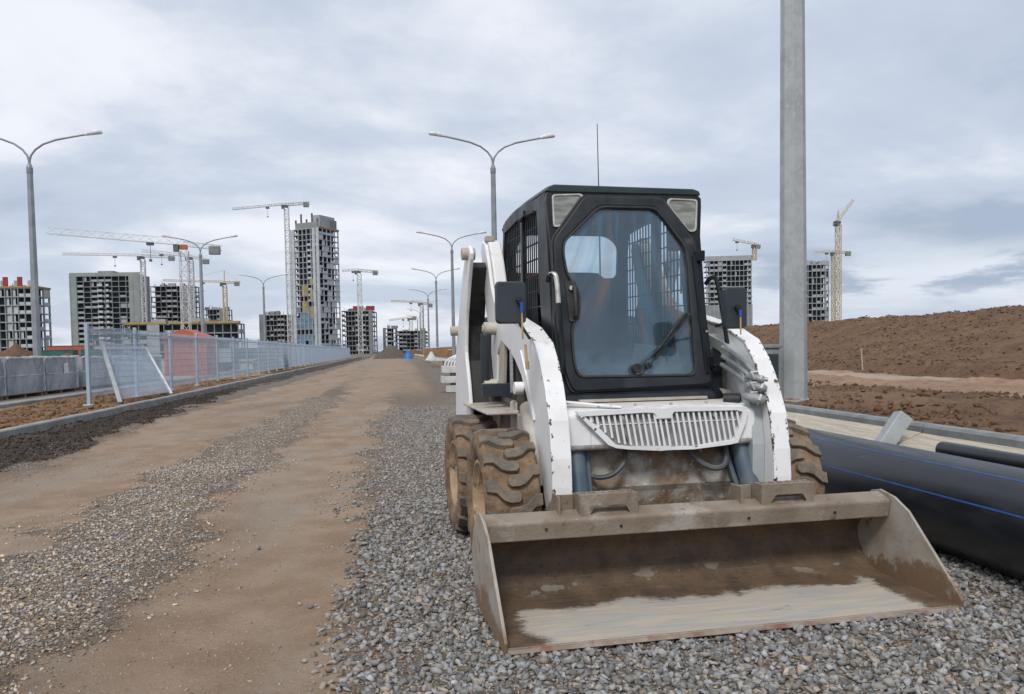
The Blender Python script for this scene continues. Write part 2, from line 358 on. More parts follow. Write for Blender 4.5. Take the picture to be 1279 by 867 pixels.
# ------------------------------------------------------------------ mesh building
class MB:
    def __init__(s): s.v = []; s.f = []
    def add(s, vs, fs):
        o = len(s.v); s.v += [tuple(v) for v in vs]; s.f += [tuple(i + o for i in f) for f in fs]
    def box(s, x0, x1, y0, y1, z0, z1, R=None):
        vs = [(x, y, z) for z in (z0, z1) for y in (y0, y1) for x in (x0, x1)]
        if R: vs = [R(Vector(v)) for v in vs]
        s.add(vs, [(0, 2, 3, 1), (4, 5, 7, 6), (0, 1, 5, 4), (1, 3, 7, 5), (3, 2, 6, 7), (2, 0, 4, 6)]); return s
    def bar(s, a, b, w, h=None, roll=0):
        """square bar from a to b"""
        a = Vector(a); b = Vector(b); d = (b - a)
        if d.length < 1e-6: return s
        d.normalize(); h = h or w
        r = d.cross(Vector((0, 0, 1)))
        if r.length < .05: r = d.cross(Vector((0, 1, 0)))
        r.normalize(); u = r.cross(d)
        vs = []
        for p in (a, b):
            for i, j in ((-1, -1), (1, -1), (1, 1), (-1, 1)): vs.append(p + r * (w / 2 * i) + u * (h / 2 * j))
        s.add(vs, [(0, 1, 2, 3), (7, 6, 5, 4), (0, 4, 5, 1), (1, 5, 6, 2), (2, 6, 7, 3), (3, 7, 4, 0)]); return s
    def tube(s, pts, r, n=10, cap=True):
        pts = [Vector(p) for p in pts]; rs = r if isinstance(r, (list, tuple)) else [r] * len(pts)
        vs = []; fs = []; prev = None
        for i, p in enumerate(pts):
            d = (pts[min(i + 1, len(pts) - 1)] - pts[max(i - 1, 0)]).normalized()
            if prev is None:
                a = d.cross(Vector((0, 0, 1)))
                if a.length < .1: a = d.cross(Vector((0, 1, 0)))
            else: a = prev - d * prev.dot(d)
            a.normalize(); prev = a; b = d.cross(a)
            for k in range(n):
                t = 2 * PI * k / n; vs.append(p + (a * math.cos(t) + b * math.sin(t)) * rs[i])
        for i in range(len(pts) - 1):
            for k in range(n):
                k2 = (k + 1) % n; fs.append((i * n + k, i * n + k2, (i + 1) * n + k2, (i + 1) * n + k))
        if cap: fs.append(tuple(range(n))[::-1]); fs.append(tuple((len(pts) - 1) * n + k for k in range(n)))
        s.add(vs, fs); return s
    def hose(s, pts, r, n=12):
        P = [Vector(p) for p in pts]; out = []
        for i in range(len(P) - 1):
            p0, p1, p2, p3 = P[max(i - 1, 0)], P[i], P[i + 1], P[min(i + 2, len(P) - 1)]
            for k in range(7):
                t = k / 7; out.append(.5 * ((2 * p1) + (p2 - p0) * t + (2 * p0 - 5 * p1 + 4 * p2 - p3) * t * t + (3 * p1 - p0 - 3 * p2 + p3) * t ** 3))
        out.append(P[-1]); return s.tube(out, r, n)
    def prism(s, poly, axis, a, b, T=None):
        """polygon in the two other axes, extruded along axis from a to b"""
        n = len(poly); vs = []
        for c in (a, b):
            for p in poly:
                q = [p[0], p[1]]; q.insert(axis, c); q = Vector(q)
                vs.append(T(q) if T else q)
        s.add(vs, [tuple(range(n)), tuple(range(2 * n - 1, n - 1, -1))] + [(i, (i + 1) % n, n + (i + 1) % n, n + i) for i in range(n)]); return s
    def ring(s, outer, inner, a, b, T, cen=None):
        """plate between two closed outlines (u,z), y from a to b, mapped by T"""
        cx, cz = cen or (sum(p[0] for p in inner) / len(inner), sum(p[1] for p in inner) / len(inner))
        def hit(poly, t):
            dx, dz = math.cos(t), math.sin(t); best = None
            for i in range(len(poly)):
                x1, z1 = poly[i][0] - cx, poly[i][1] - cz; x2, z2 = poly[(i + 1) % len(poly)][0] - cx, poly[(i + 1) % len(poly)][1] - cz
                ex, ez = x2 - x1, z2 - z1; den = dx * ez - dz * ex
                if abs(den) < 1e-12: continue
                r = (x1 * ez - z1 * ex) / den; q = (x1 * dz - z1 * dx) / den
                if r > 0 and -1e-6 <= q <= 1 + 1e-6 and (best is None or r > best): best = r
            return (cx + dx * best, cz + dz * best)
        angs = sorted(set([round(math.atan2(p[1] - cz, p[0] - cx), 4) for p in list(outer) + list(inner)] + [round(-PI + 2 * PI * k / 48, 4) for k in range(48)]))
        n = len(angs); vs = []
        for y in (a, b):
            for poly in (outer, inner):
                for t in angs:
                    p = hit(poly, t); vs.append(T(Vector((p[0], y, p[1]))))
        fs = []
        for i in range(n):
            j = (i + 1) % n
            fs += [(i, j, n + j, n + i), (2 * n + i, 3 * n + i, 3 * n + j, 2 * n + j), (i, 2 * n + i, 2 * n + j, j), (n + i, n + j, 3 * n + j, 3 * n + i)]
        s.add(vs, fs); return s
    def build(s, name, mt, parent=None, bevel=0, smooth=False, bseg=2):
        me = bpy.data.meshes.new(name); me.from_pydata(s.v, [], s.f); me.update()
        bm = bmesh.new(); bm.from_mesh(me); bmesh.ops.recalc_face_normals(bm, faces=bm.faces); bm.to_mesh(me); bm.free()
        o = bpy.data.objects.new(name, me); COL.objects.link(o); me.materials.append(M[mt] if isinstance(mt, str) else mt)
        if parent: o.parent = parent
        if bevel:
            md = o.modifiers.new('bevel', 'BEVEL'); md.width = bevel; md.segments = bseg; md.limit_method = 'ANGLE'; md.angle_limit = math.radians(35)
            md.harden_normals = False
        if smooth:
            me.polygons.foreach_set('use_smooth', [True] * len(me.polygons))
            try: me.set_sharp_from_angle(angle=math.radians(38))
            except Exception: pass
        return o

def rounded(poly, r, n=4):
    out = []
    L = len(poly)
    for i in range(L):
        p = Vector(poly[i]); a = Vector(poly[i - 1]) - p; b = Vector(poly[(i + 1) % L]) - p
        rr = min(r, a.length * .45, b.length * .45)
        A = p + a.normalized() * rr; B = p + b.normalized() * rr
        for k in range(n + 1):
            t = k / n; q = A * (1 - t) ** 2 + p * 2 * t * (1 - t) + B * t * t; out.append((q.x, q.y))
    return out

def tag(o, label, cat, group=None, kind=None):
    if label: o['label'] = label
    if cat: o['category'] = cat
    if group: o['group'] = group
    if kind: o['kind'] = kind
    return o
def empty(name, loc, rz, label, cat, group=None):
    o = bpy.data.objects.new(name, None); COL.objects.link(o); o.location = loc; o.rotation_euler = (0, 0, rz)
    o.empty_display_size = .2
    return tag(o, label, cat, group)
def copy_tree(o, parent=None):
    kids = [c for c in bpy.data.objects if c.parent == o]
    c = o.copy(); COL.objects.link(c)
    if parent: c.parent = parent
    for k in kids: copy_tree(k, c)
    return c
def structure(o): o['kind'] = 'structure'; return o

# ------------------------------------------------------------------ sky and sun
SUN_EL, SUN_AZ = math.radians(48), math.radians(200)
w = bpy.data.worlds.new('World'); sc.world = w; w.use_nodes = True
nt = w.node_tree; nt.nodes.clear()
wo = nt.nodes.new('ShaderNodeOutputWorld'); bg = nt.nodes.new('ShaderNodeBackground'); bg.inputs[1].default_value = .1
sky = nt.nodes.new('ShaderNodeTexSky'); sky.sky_type = 'NISHITA'; sky.sun_disc = False
sky.sun_elevation = SUN_EL; sky.sun_rotation = SUN_AZ; sky.dust_density = 2.5
tc = nt.nodes.new('ShaderNodeTexCoord'); sp = nt.nodes.new('ShaderNodeSeparateXYZ'); nt.links.new(tc.outputs['Generated'], sp.inputs[0])
zz = math_(nt, 'ADD', math_(nt, 'MAXIMUM', sp.outputs[2], 0.0), .16)
cb = nt.nodes.new('ShaderNodeCombineXYZ')
nt.links.new(math_(nt, 'DIVIDE', sp.outputs[0], zz), cb.inputs[0]); nt.links.new(math_(nt, 'DIVIDE', sp.outputs[1], zz), cb.inputs[1])
cb.inputs[2].default_value = 3.1
n1 = noise(nt, cb.outputs[0], .62, 8, .55, .35)
cb2 = nt.nodes.new('ShaderNodeCombineXYZ')
nt.links.new(math_(nt, 'DIVIDE', sp.outputs[0], zz), cb2.inputs[0]); nt.links.new(math_(nt, 'DIVIDE', sp.outputs[1], zz), cb2.inputs[1])
cb2.inputs[2].default_value = 11.4
n2 = noise(nt, cb2.outputs[0], 1.5, 9, .6, .2)
# direction to the right of the road has the heavier cloud
lat = ramp(nt, sp.outputs[0], .05, .75)
lowband = ramp(nt, sp.outputs[2], .0, .30)
cover = math_(nt, 'ADD', math_(nt, 'MULTIPLY', n1, .72), math_(nt, 'MULTIPLY', n2, .28))
cover = math_(nt, 'SUBTRACT', cover, math_(nt, 'MULTIPLY', lat, .10))
cover = math_(nt, 'ADD', cover, math_(nt, 'MULTIPLY', lowband, .035))
dark = (3.25, 3.85, 4.9); midc = (4.6, 5.15, 6.15); lite = (7.3, 7.5, 8.0)
c = mix(nt, ramp(nt, cover, .34, .47), dark, midc)
c = mix(nt, ramp(nt, cover, .46, .62), c, lite)
streak = math_(nt, 'MULTIPLY', ramp(nt, sp.outputs[2], .03, .06), ramp(nt, sp.outputs[2], .12, .075))
streak = math_(nt, 'MULTIPLY', streak, math_(nt, 'MULTIPLY', lat, ramp(nt, n2, .42, .56)))
c = mix(nt, streak, c, (6.6, 7.0, 7.7))
c = mix(nt, .93, sky.outputs[0], c)
nt.links.new(c, bg.inputs[0]); nt.links.new(bg.outputs[0], wo.inputs[0])
sl = bpy.data.lights.new('sun', 'SUN'); so = bpy.data.objects.new('sun', sl); COL.objects.link(so)
sl.energy = 1.7; sl.angle = math.radians(14); sl.color = (1, .96, .90)
# direction of sun_rotation: measured from +Y towards +X
sd = Vector((math.sin(SUN_AZ) * math.cos(SUN_EL), math.cos(SUN_AZ) * math.cos(SUN_EL), math.sin(SUN_EL)))
so.rotation_euler = sd.to_track_quat('Z', 'Y').to_euler()
sc.view_settings.view_transform = 'Standard'; sc.view_settings.look = 'None'; sc.view_settings.gamma = 1
sc.view_settings.use_curve_mapping = False; sc.view_settings.exposure = 0.35
sc.render.engine = 'CYCLES'

# ------------------------------------------------------------------ ground
def grid_mesh(name, xs, ys, zf, mt, attrs=None):
    X, Y = np.meshgrid(xs, ys); Z = zf(X, Y)
    nx, ny = len(xs), len(ys)
    co = np.stack([X, Y, Z], -1).reshape(-1, 3)
    i = np.arange((ny - 1) * (nx - 1)); r = i // (nx - 1); c = i % (nx - 1)
    a = r * nx + c
    fc = np.stack([a, a + 1, a + nx + 1, a + nx], -1)
    me = bpy.data.meshes.new(name); me.vertices.add(len(co)); me.vertices.foreach_set('co', co.ravel().astype(np.float32))
    me.loops.add(fc.size); me.loops.foreach_set('vertex_index', fc.ravel().astype(np.int32))
    me.polygons.add(len(fc)); me.polygons.foreach_set('loop_start', np.arange(0, fc.size, 4, dtype=np.int32))
    me.polygons.foreach_set('use_smooth', np.ones(len(fc), bool))
    me.update(calc_edges=True)
    if attrs is not None:
        A = attrs(X, Y).reshape(-1, 4).astype(np.float32)
        ca = me.color_attributes.new('zone', 'FLOAT_COLOR', 'POINT'); ca.data.foreach_set('color', A.ravel())
    me.materials.append(M[mt] if isinstance(mt, str) else mt)
    o = bpy.data.objects.new(name, me); COL.objects.link(o); return structure(o)

def spaced(a, b, s0, g, start=None):
    out = [a]; s = s0
    while out[-1] < b:
        out.append(out[-1] + s)
        if start is None or out[-1] > start: s *= g
    out[-1] = b
    return np.array(out)

def kx(y): return -5.30 - .010 * y          # face of the left kerb
def gravel_mask(x, y):
    n = (fbm(x * 2.2, y * 1.3, 5, 3, .62) - .5)
    n2 = (fbm(x * .3 + 5, y * .16, 2, 9) - .5)
    wob = n * 1.0 + n2 * .35
    w = x + wob
    mid = sst(-2.70, -1.95, w) * (1 - sst(-1.75, -1.0, w))
    right = sst(-.50, .32, x + wob * .9 + .015 * np.minimum(y, 20))
    lft = .75 * sst(-4.6 , -4.0 , w + .07 * np.minimum(y, 14)) * (1 - sst(-3.9, -3.25, w + .04 * np.minimum(y, 14)))
    far = .62 * sst(9, 34, y)
    right = right * (1 - .60 * sst(7, 26, y) * (1 - sst(.6, 2.6, x))) * (1 - .25 * sst(20, 60, y))
    return np.clip(np.maximum(np.maximum(mid * (1 - far), right), lft), 0, 1)
def dark_mask(x, y):
    n = (fbm(x * 2.5, y * 1.5, 5, 31) - .5)
    xb = -3.95 - .055 * np.clip(y - 8, 0, 18)
    return (1 - sst(xb - .25, xb + .2, x + n * 1.0))
def hz(x, y):
    g = gravel_mask(x, y); d = dark_mask(x, y)
    z = .022 * (fbm(x * .8, y * .4, 3, 50) - .5) + .014 * (fbm(x * 3, y * 2, 4, 51) - .5)
    z = z + g * .012 * (vnoise(x * 26, y * 26, 5) - .3) + .02 * g
    z = z + .010 * (fbm(x * 9, y * 5, 4, 52, .6) - .5) * (1 - g)
    nr = np.exp(-np.maximum(y - 14, 0) / 12)
    z = z + d * (.01 + .09 * fbm(x * 3.5, y * 3.0, 5, 77) * nr + .03 * (vnoise(x * 16, y * 16, 78) - .3))
    return z - .028
def zone(x, y):
    g = gravel_mask(x, y); d = dark_mask(x, y)
    return np.stack([g, d, fbm(x * .7, y * .35, 4, 90), np.ones_like(x)], -1)

def road_mat():
    Mt, nt, b, out = nodes('site_road_surface'); v = coords(nt)
    at_ = nt.nodes.new('ShaderNodeAttribute'); at_.attribute_name = 'zone'
    s = nt.nodes.new('ShaderNodeSeparateColor'); nt.links.new(at_.outputs['Color'], s.inputs[0])
    f1 = noise(nt, v, 2.2, 7, .6); f2 = noise(nt, v, 26, 8, .74); f3 = noise(nt, coords(nt, (1, .35, 1)), .55, 5, .55)
    tan = mix(nt, ramp(nt, f1, .35, .68), (.245, .170, .112), (.320, .235, .165))
    tan = mix(nt, ramp(nt, f3, .45, .66), tan, (.215, .155, .112))
    tan = mix(nt, ramp(nt, f2, .58, .72), tan, (.36, .29, .23))
    tan = mix(nt, ramp(nt, noise(nt, v, 60, 3), .68, .74), tan, (.14, .10, .075))
    tan = mix(nt, math_(nt, 'MULTIPLY', ramp(nt, noise(nt, coords(nt, (1, .3, 1)), 1.3, 6, .65), .44, .62), .55), tan, (.30, .255, .21))
    tan = mix(nt, ramp(nt, noise(nt, v, 95, 2), .64, .70), tan, (.36, .33, .30))
    vo = nt.nodes.new('ShaderNodeTexVoronoi'); vo.inputs['Scale'].default_value = 30; nt.links.new(v, vo.inputs['Vector'])
    vd = nt.nodes.new('ShaderNodeTexVoronoi'); vd.feature = 'DISTANCE_TO_EDGE'; vd.inputs['Scale'].default_value = 30; nt.links.new(v, vd.inputs['Vector'])
    vs = nt.nodes.new('ShaderNodeSeparateColor'); nt.links.new(vo.outputs['Color'], vs.inputs[0])
    gc = mix(nt, vs.outputs[0], (.17, .16, .15), (.44, .395, .34))
    gc = mix(nt, ramp(nt, vs.outputs[1], .70, .95), gc, (.34, .26, .18))
    gc = mix(nt, ramp(nt, vd.outputs['Distance'], .10, .02), gc, (.15, .115, .085))
    gc = mix(nt, math_(nt, 'MULTIPLY', ramp(nt, noise(nt, v, 1.7, 5, .6), .42, .62), .55), gc, (.27, .20, .14))
    gfine = math_(nt, 'ADD', s.outputs[0], math_(nt, 'MULTIPLY', math_(nt, 'SUBTRACT', f2, .5), 1.3))
    gm = ramp(nt, gfine, .40, .62)
    c = mix(nt, gm, tan, gc)
    soil = mix(nt, ramp(nt, f2, .35, .65), (.055, .042, .034), (.095, .075, .062))
    soil = mix(nt, ramp(nt, noise(nt, v, 45, 3), .70, .76), soil, (.2, .19, .18))
    dm = ramp(nt, math_(nt, 'ADD', s.outputs[1], math_(nt, 'MULTIPLY', math_(nt, 'SUBTRACT', f2, .5), 1.2)), .4, .6)
    c = mix(nt, dm, c, soil)
    nt.links.new(c, b.inputs['Base Color']); b.inputs['Roughness'].default_value = .92; b.inputs['Specular IOR Level'].default_value = .2
    h = math_(nt, 'ADD', math_(nt, 'MULTIPLY', math_(nt, 'MULTIPLY', ramp(nt, vd.outputs['Distance'], 0, .22), gm), 1.0), math_(nt, 'MULTIPLY', f2, .8))
    h = math_(nt, 'ADD', h, math_(nt, 'MULTIPLY', noise(nt, coords(nt, (1, .6, 1)), 6, 5, .6), .9))
    bump(nt, b, h, .95, .022)
    return Mt
M['road'] = road_mat()
xs = np.arange(-5.75, 3.52, .045); ys = spaced(-2.0, 175, .045, 1.022, 9)
grid_mesh('road', xs, ys, hz, 'road', zone)

def soil_mat(name, a, bcol, ccol, sc1=1.2, sc2=9, bd=.05, light=(.36, .28, .21)):
    Mt, nt, b, out = nodes(name); v = coords(nt)
    f1 = noise(nt, v, sc1, 8, .62); f2 = noise(nt, v, sc2, 7, .68); f3 = noise(nt, coords(nt, (1, .4, 1)), .22, 4, .5)
    c = mix(nt, ramp(nt, f1, .34, .66), a, bcol)
    c = mix(nt, ramp(nt, f2, .48, .68), c, ccol)
    c = mix(nt, ramp(nt, f3, .52, .66), c, light)
    c = mix(nt, ramp(nt, noise(nt, v, sc2 * 3.1, 3), .70, .74), c, tuple(x * 1.3 for x in light))
    nt.links.new(c, b.inputs['Base Color']); b.inputs['Roughness'].default_value = .95; b.inputs['Specular IOR Level'].default_value = .15
    bump(nt, b, math_(nt, 'ADD', f2, math_(nt, 'MULTIPLY', f1, .7)), .9, bd)
    return Mt
M['soil_r'] = soil_mat('turned_brown_clay', (.185, .115, .070), (.130, .079, .050), (.080, .050, .033), light=(.22, .145, .095))
M['soil_flat'] = soil_mat('rutted_pale_mud', (.33, .225, .155), (.26, .17, .115), (.18, .108, .07), light=(.38, .295, .23))
M['soil_v'] = soil_mat('clay_verge', (.23, .14, .075), (.17, .10, .06), (.10, .062, .04), 2.5, 14, .03, light=(.34, .24, .15))
M['soil_l'] = soil_mat('brown_site_dirt', (.16, .095, .06), (.12, .07, .045), (.09, .055, .036), .6, 5, .1, light=(.2, .12, .08))
M['paved'] = mat('pale_site_paving', (.33, .30, .27), (.26, .235, .21), .8, .9, 0, .2, 20)
M['far_ground'] = mat('distant_ground', (.15, .11, .085), (.11, .10, .07), .02, .95, 0, 0)

mb = MB(); mb.add([(-3500, -200, -.12), (3500, -200, -.12), (3500, 5000, -.12), (-3500, 5000, -.12)], [(0, 1, 2, 3)])
structure(mb.build('ground', 'far_ground'))

# left verge between the two kerbs
def vz(x, y):
    nr = np.exp(-np.maximum(y - 30, 0) / 30)
    edge = sst(kx(y) - .45, kx(y) - .15, x)
    return .09 + (.16 * (fbm(x * 1.3, y * 1.1, 5, 21) - .42) + .05 * (vnoise(x * 8, y * 8, 6) - .5)) * nr * (1 - edge * .7) - .0 * x
V_X = lambda y: kx(y) - .16
us = np.linspace(0, 1, 50); ys = spaced(3, 175, .07, 1.02, 20)
def strip_mesh(name, x0f, x1f, ys, nu, zf, mt):
    U, Y = np.meshgrid(np.linspace(0, 1, nu), ys); X = x0f(Y) * (1 - U) + x1f(Y) * U
    Z = zf(X, Y); co = np.stack([X, Y, Z], -1).reshape(-1, 3)
    nx = nu; ny = len(ys); i = np.arange((ny - 1) * (nx - 1)); r = i // (nx - 1); c = i % (nx - 1); a = r * nx + c
    me = bpy.data.meshes.new(name); me.from_pydata(co.tolist(), [], np.stack([a, a + 1, a + nx + 1, a + nx], -1).tolist()); me.update()
    me.polygons.foreach_set('use_smooth', [True] * len(me.polygons)); me.materials.append(M[mt])
    o = bpy.data.objects.new(name, me); COL.objects.link(o); return structure(o)
k2x = lambda y: -8.0 - .012 * y
strip_mesh('verge', lambda y: k2x(y) + .02, lambda y: kx(y) - .13, ys, 60, vz, 'soil_v')
strip_mesh('paving', lambda y: k2x(y) - 60, lambda y: k2x(y) - .13, np.array([0, 40, 80, 130, 200.]), 8, lambda x, y: .07 + 0 * x, 'paved')

# kerbs, laid as separate cast stones with narrow joints
def kerb(name, xf, wdt, z0, z1, y0, y1, L, mt, sgn=-1):
    mb = MB(); y = y0; k = 0
    while y < y1:
        a, b_ = y + .008, min(y + L, y1) - .008
        dz = random.uniform(-.006, .006)
        xa, xb = xf(a), xf(b_)
        c = .018
        prof = [(0, z0), (0, z1 + dz - c), (c * sgn, z1 + dz), (wdt * sgn - c * sgn, z1 + dz), (wdt * sgn, z1 + dz - c), (wdt * sgn, z0)]
        vs = [(xa + p[0], a, p[1]) for p in prof] + [(xb + p[0], b_, p[1]) for p in prof]
        n = 6
        mb.add(vs, [tuple(range(n)), tuple(range(2 * n - 1, n - 1, -1))] + [(i, (i + 1) % n, n + (i + 1) % n, n + i) for i in range(n)])
        y += L; k += 1
    return structure(mb.build(name, mt))
kerb('kerb', kx, .15, -.1, .17, 3, 170, 2.0, 'kerb')
kerb('kerb', k2x, .12, -.1, .20, 5, 160, 1.5, 'kerb')

# raised ground on the right
RX = 3.55
kerb('kerb', lambda y: RX + .0 * y, .12, .3, .62, -1, 150, 2.0, 'kerb_r', sgn=1)
def sidebank(mb):
    prof = [(3.36, -.1), (3.30, .455), (3.315, .47), (RX - .004, .56), (RX - .004, -.1)]
    y = -1.
    while y < 150:
        L = 3.0
        mb.prism([(p[0], p[1] + (random.uniform(-.008, .008) if 0 < i < 4 else 0)) for i, p in enumerate(prof)], 1, y + .006, y + L - .006); y += L
mb = MB(); sidebank(mb)
structure(mb.build('kerb_bedding', 'board'))

def rz(x, y):
    nr = .35 + .65 * np.exp(-np.maximum(np.hypot(x, y) - 10, 0) / 25)
    flat = .57 - .27 * sst(5, 14, x)
    ridge_x = 22 + 1.6 * (fbm(x * 0 + 3.3, y * .12, 3, 61) - .5)
    foot = 14.6 + 2.0 * (fbm(x * 0 + 1.1, y * .2, 3, 62) - .5)
    r = sst(foot, ridge_x, x) ** .85
    h = 2.25 + .55 * (fbm(x * .25, y * .22, 4, 63) - .5) + .35 * (fbm(x * .6, y * 1.1, 5, 74, .6) - .5)
    # saddle and lower crest farther along the road
    h = h * (1 - .16 * sst(36, 44, y) + .16 * sst(50, 62, y)) 
    h = h * (1 - .14 * (1 - sst(28, 46, y)))
    h = h * (1 - .35 * sst(26, 40, x))
    step = .34 * sst(foot - 1.3, foot - .75, x) * (1 - r)
    z = flat + step + r * h
    rough = sst(3.68, 4.3, x)
    rid = 1 - np.abs(2 * fbm(x * .55, y * .35, 4, 69, .55) - 1) * 2.2
    lumps = .34 * (fbm(x * .9, y * .9, 7, 64, .62) - .45) * (.35 + .65 * sst(.45, .62, fbm(x * .25, y * .12, 3, 65)) + .5 * r) + .16 * (rid - .6) * r * (1 - sst(24, 30, x))
    band = np.exp(-((x - 5.2) / 1.1) ** 2)
    lumps = lumps + (.13 * (fbm(x * 3.2, y * 3.2, 5, 66, .65) - .42) * (sst(.42, .60, fbm(x * .5, y * .25, 3, 67)) + 1.3 * band)) * nr
    ruts = -.06 * np.sin((x - 6.5) * 2.6) * sst(6, 7, x) * (1 - sst(11, 12.5, x)) * (.5 + fbm(x * .3, y * .2, 2, 68))
    return z + (lumps * .85 + ruts) * rough
xs = spaced(RX + .115, 130, .05, 1.018, 5); ys = spaced(-3, 420, .055, 1.012, 8)
grid_mesh('embankment', xs, ys, rz, 'soil_r')
for md in [sc.objects['embankment']]:
    me = md.data
    me.materials.append(M['soil_flat'])
    n = len(me.polygons); cen = np.empty(n * 3, np.float32); me.polygons.foreach_get('center', cen); cen = cen.reshape(-1, 3)
    w_ = 6.2 + 1.8 * (fbm(cen[:, 0] * 0, cen[:, 1] * .25, 3, 71) - .5)
    e_ = 12.6 + 1.2 * (fbm(cen[:, 0] * 0, cen[:, 1] * .3, 3, 72) - .5)
    wig = 1.3 * (fbm(cen[:, 0] * 1.2, cen[:, 1] * .9, 4, 73) - .5)
    idx = ((cen[:, 0] + wig * 1.5 > w_) & (cen[:, 0] + wig < e_)).astype(np.int32)
    me.polygons.foreach_set('material_index', idx)

# ------------------------------------------------------------------ loose stones
def hull(seed, flat=.60, npts=11):
    rr = random.Random(seed); bm = bmesh.new(); asp = rr.uniform(.55, .95); fl2 = rr.uniform(.7, 1.25)
    for i in range(npts):
        v = Vector((rr.gauss(0, 1), rr.gauss(0, 1), rr.gauss(0, 1))).normalized()
        k = rr.uniform(.8, 1.0)
        bm.verts.new((v.x * k * .55, v.y * k * .5 * asp, v.z * k * .5 * flat * fl2))
    g = bmesh.ops.convex_hull(bm, input=bm.verts)
    bmesh.ops.delete(bm, geom=list(set(g['geom_interior'] + g['geom_unused'])), context='VERTS')
    bmesh.ops.triangulate(bm, faces=bm.faces); bm.verts.index_update()
    V = np.array([v.co[:] for v in bm.verts]); Fc = np.array([[v.index for v in f.verts] for f in bm.faces]); bm.free()
    return V, Fc
PROTO = [hull(i) for i in range(20)]
def scatter(name, P, S, mt, label=None, tilt=.5, colA=None, cat=None):
    """P (n,3) positions, S sizes -> one mesh of loose stones"""
    VV = []; FF = []; CC = []; off = 0; which = RNG.integers(0, len(PROTO), len(P))
    for k, (V, Fc) in enumerate(PROTO):
        I = np.where(which == k)[0]; n = len(I)
        if not n: continue
        a = RNG.uniform(0, 2 * PI, n); t = RNG.normal(0, tilt, n); b_ = RNG.uniform(0, 2 * PI, n)
        ca, sa = np.cos(a), np.sin(a); ct, st = np.cos(t), np.sin(t)
        Rz = np.zeros((n, 3, 3)); Rz[:, 0, 0] = ca; Rz[:, 0, 1] = -sa; Rz[:, 1, 0] = sa; Rz[:, 1, 1] = ca; Rz[:, 2, 2] = 1
        Rx = np.zeros((n, 3, 3)); Rx[:, 0, 0] = 1; Rx[:, 1, 1] = ct; Rx[:, 1, 2] = -st; Rx[:, 2, 1] = st; Rx[:, 2, 2] = ct
        R2 = np.zeros((n, 3, 3)); cb_, sb_ = np.cos(b_), np.sin(b_); R2[:, 0, 0] = cb_; R2[:, 0, 1] = -sb_; R2[:, 1, 0] = sb_; R2[:, 1, 1] = cb_; R2[:, 2, 2] = 1
        R = R2 @ Rx @ Rz
        vv = np.einsum('nij,vj->nvi', R, V) * S[I][:, None, None] + P[I][:, None, :]
        VV.append(vv.reshape(-1, 3)); FF.append((Fc[None] + (off + np.arange(n) * len(V))[:, None, None]).reshape(-1, 3))
        c = np.repeat(colA[I], len(V), 0) if colA is not None else None
        if c is not None: CC.append(c)
        off += n * len(V)
    co = np.concatenate(VV); fc = np.concatenate(FF)
    me = bpy.data.meshes.new(name); me.vertices.add(len(co)); me.vertices.foreach_set('co', co.ravel().astype(np.float32))
    me.loops.add(fc.size); me.loops.foreach_set('vertex_index', fc.ravel().astype(np.int32))
    me.polygons.add(len(fc)); me.polygons.foreach_set('loop_start', np.arange(0, fc.size, 3, dtype=np.int32)); me.update(calc_edges=True)
    if CC:
        C4 = np.ones((len(co), 4), np.float32); C4[:, :3] = np.concatenate(CC)
        ca_ = me.color_attributes.new('stone', 'FLOAT_COLOR', 'POINT'); ca_.data.foreach_set('color', C4.ravel())
    me.materials.append(M[mt]); o = bpy.data.objects.new(name, me); COL.objects.link(o)
    o['kind'] = 'stuff'
    if label: o['label'] = label; o['category'] = cat or 'gravel'
    return o
def stone_mat():
    Mt, nt, b, out = nodes('crushed_stone'); v = coords(nt)
    at_ = nt.nodes.new('ShaderNodeAttribute'); at_.attribute_name = 'stone'
    f = noise(nt, v, 45, 5, .65)
    c = mix(nt, ramp(nt, f, .45, .75, 0, .55), at_.outputs['Color'], (.27, .22, .17))
    nt.links.new(c, b.inputs['Base Color']); b.inputs['Roughness'].default_value = .85; b.inputs['Specular IOR Level'].default_value = .3
    bump(nt, b, noise(nt, v, 160, 3), .5, .003)
    return Mt
M['stone'] = stone_mat()
def stone_cols(n, warm, dark=1.0, cool=0.):
    g = RNG.uniform(.11, .37, n) * dark
    tint = RNG.uniform(-1, 1, n)
    c = np.stack([g * (1.05 + .03 * tint), g * (1.0 - .005 * tint), g * (.93 - .07 * tint)], -1)
    c *= np.array([1 - .07 * cool, 1 - .005 * cool, 1 + .10 * cool])
    wm = RNG.random(n) < warm
    c[wm] *= np.array([1.16, .98, .80])
    pal = RNG.random(n) < .06; c[pal] *= 1.35
    return c
MO = Vector((1.40, 3.06, 0)); MA = math.radians(3.7)
cM, sM = math.cos(MA), math.sin(MA)
def in_bucket(x, y):
    dx = x - MO.x; dy = y - MO.y; u = dx * cM + dy * sM; v = -dx * sM + dy * cM
    return (np.abs(u) < .99) & (v > .03) & (v < .62)
def place(n, x0, x1, y0, y1, smin, smax, bias=1.0, warm=.3, maskp=1.0, dark=1.0, excl=True, cool=0.):
    y = y0 + (y1 - y0) * RNG.random(n) ** bias; x = RNG.uniform(x0, x1, n)
    g = gravel_mask(x, y); keep = RNG.random(n) < g ** maskp
    keep &= dark_mask(x, y) < .45
    if excl: keep &= ~in_bucket(x, y)
    x = x[keep]; y = y[keep]; s = smin * .75 + (smax * 1.12 - smin * .75) * RNG.random(len(x)) ** 2.0
    z = hz(x, y) + s * RNG.uniform(.02, .24, len(x))
    return np.stack([x, y, z], -1), s, stone_cols(len(x), warm, dark, cool)
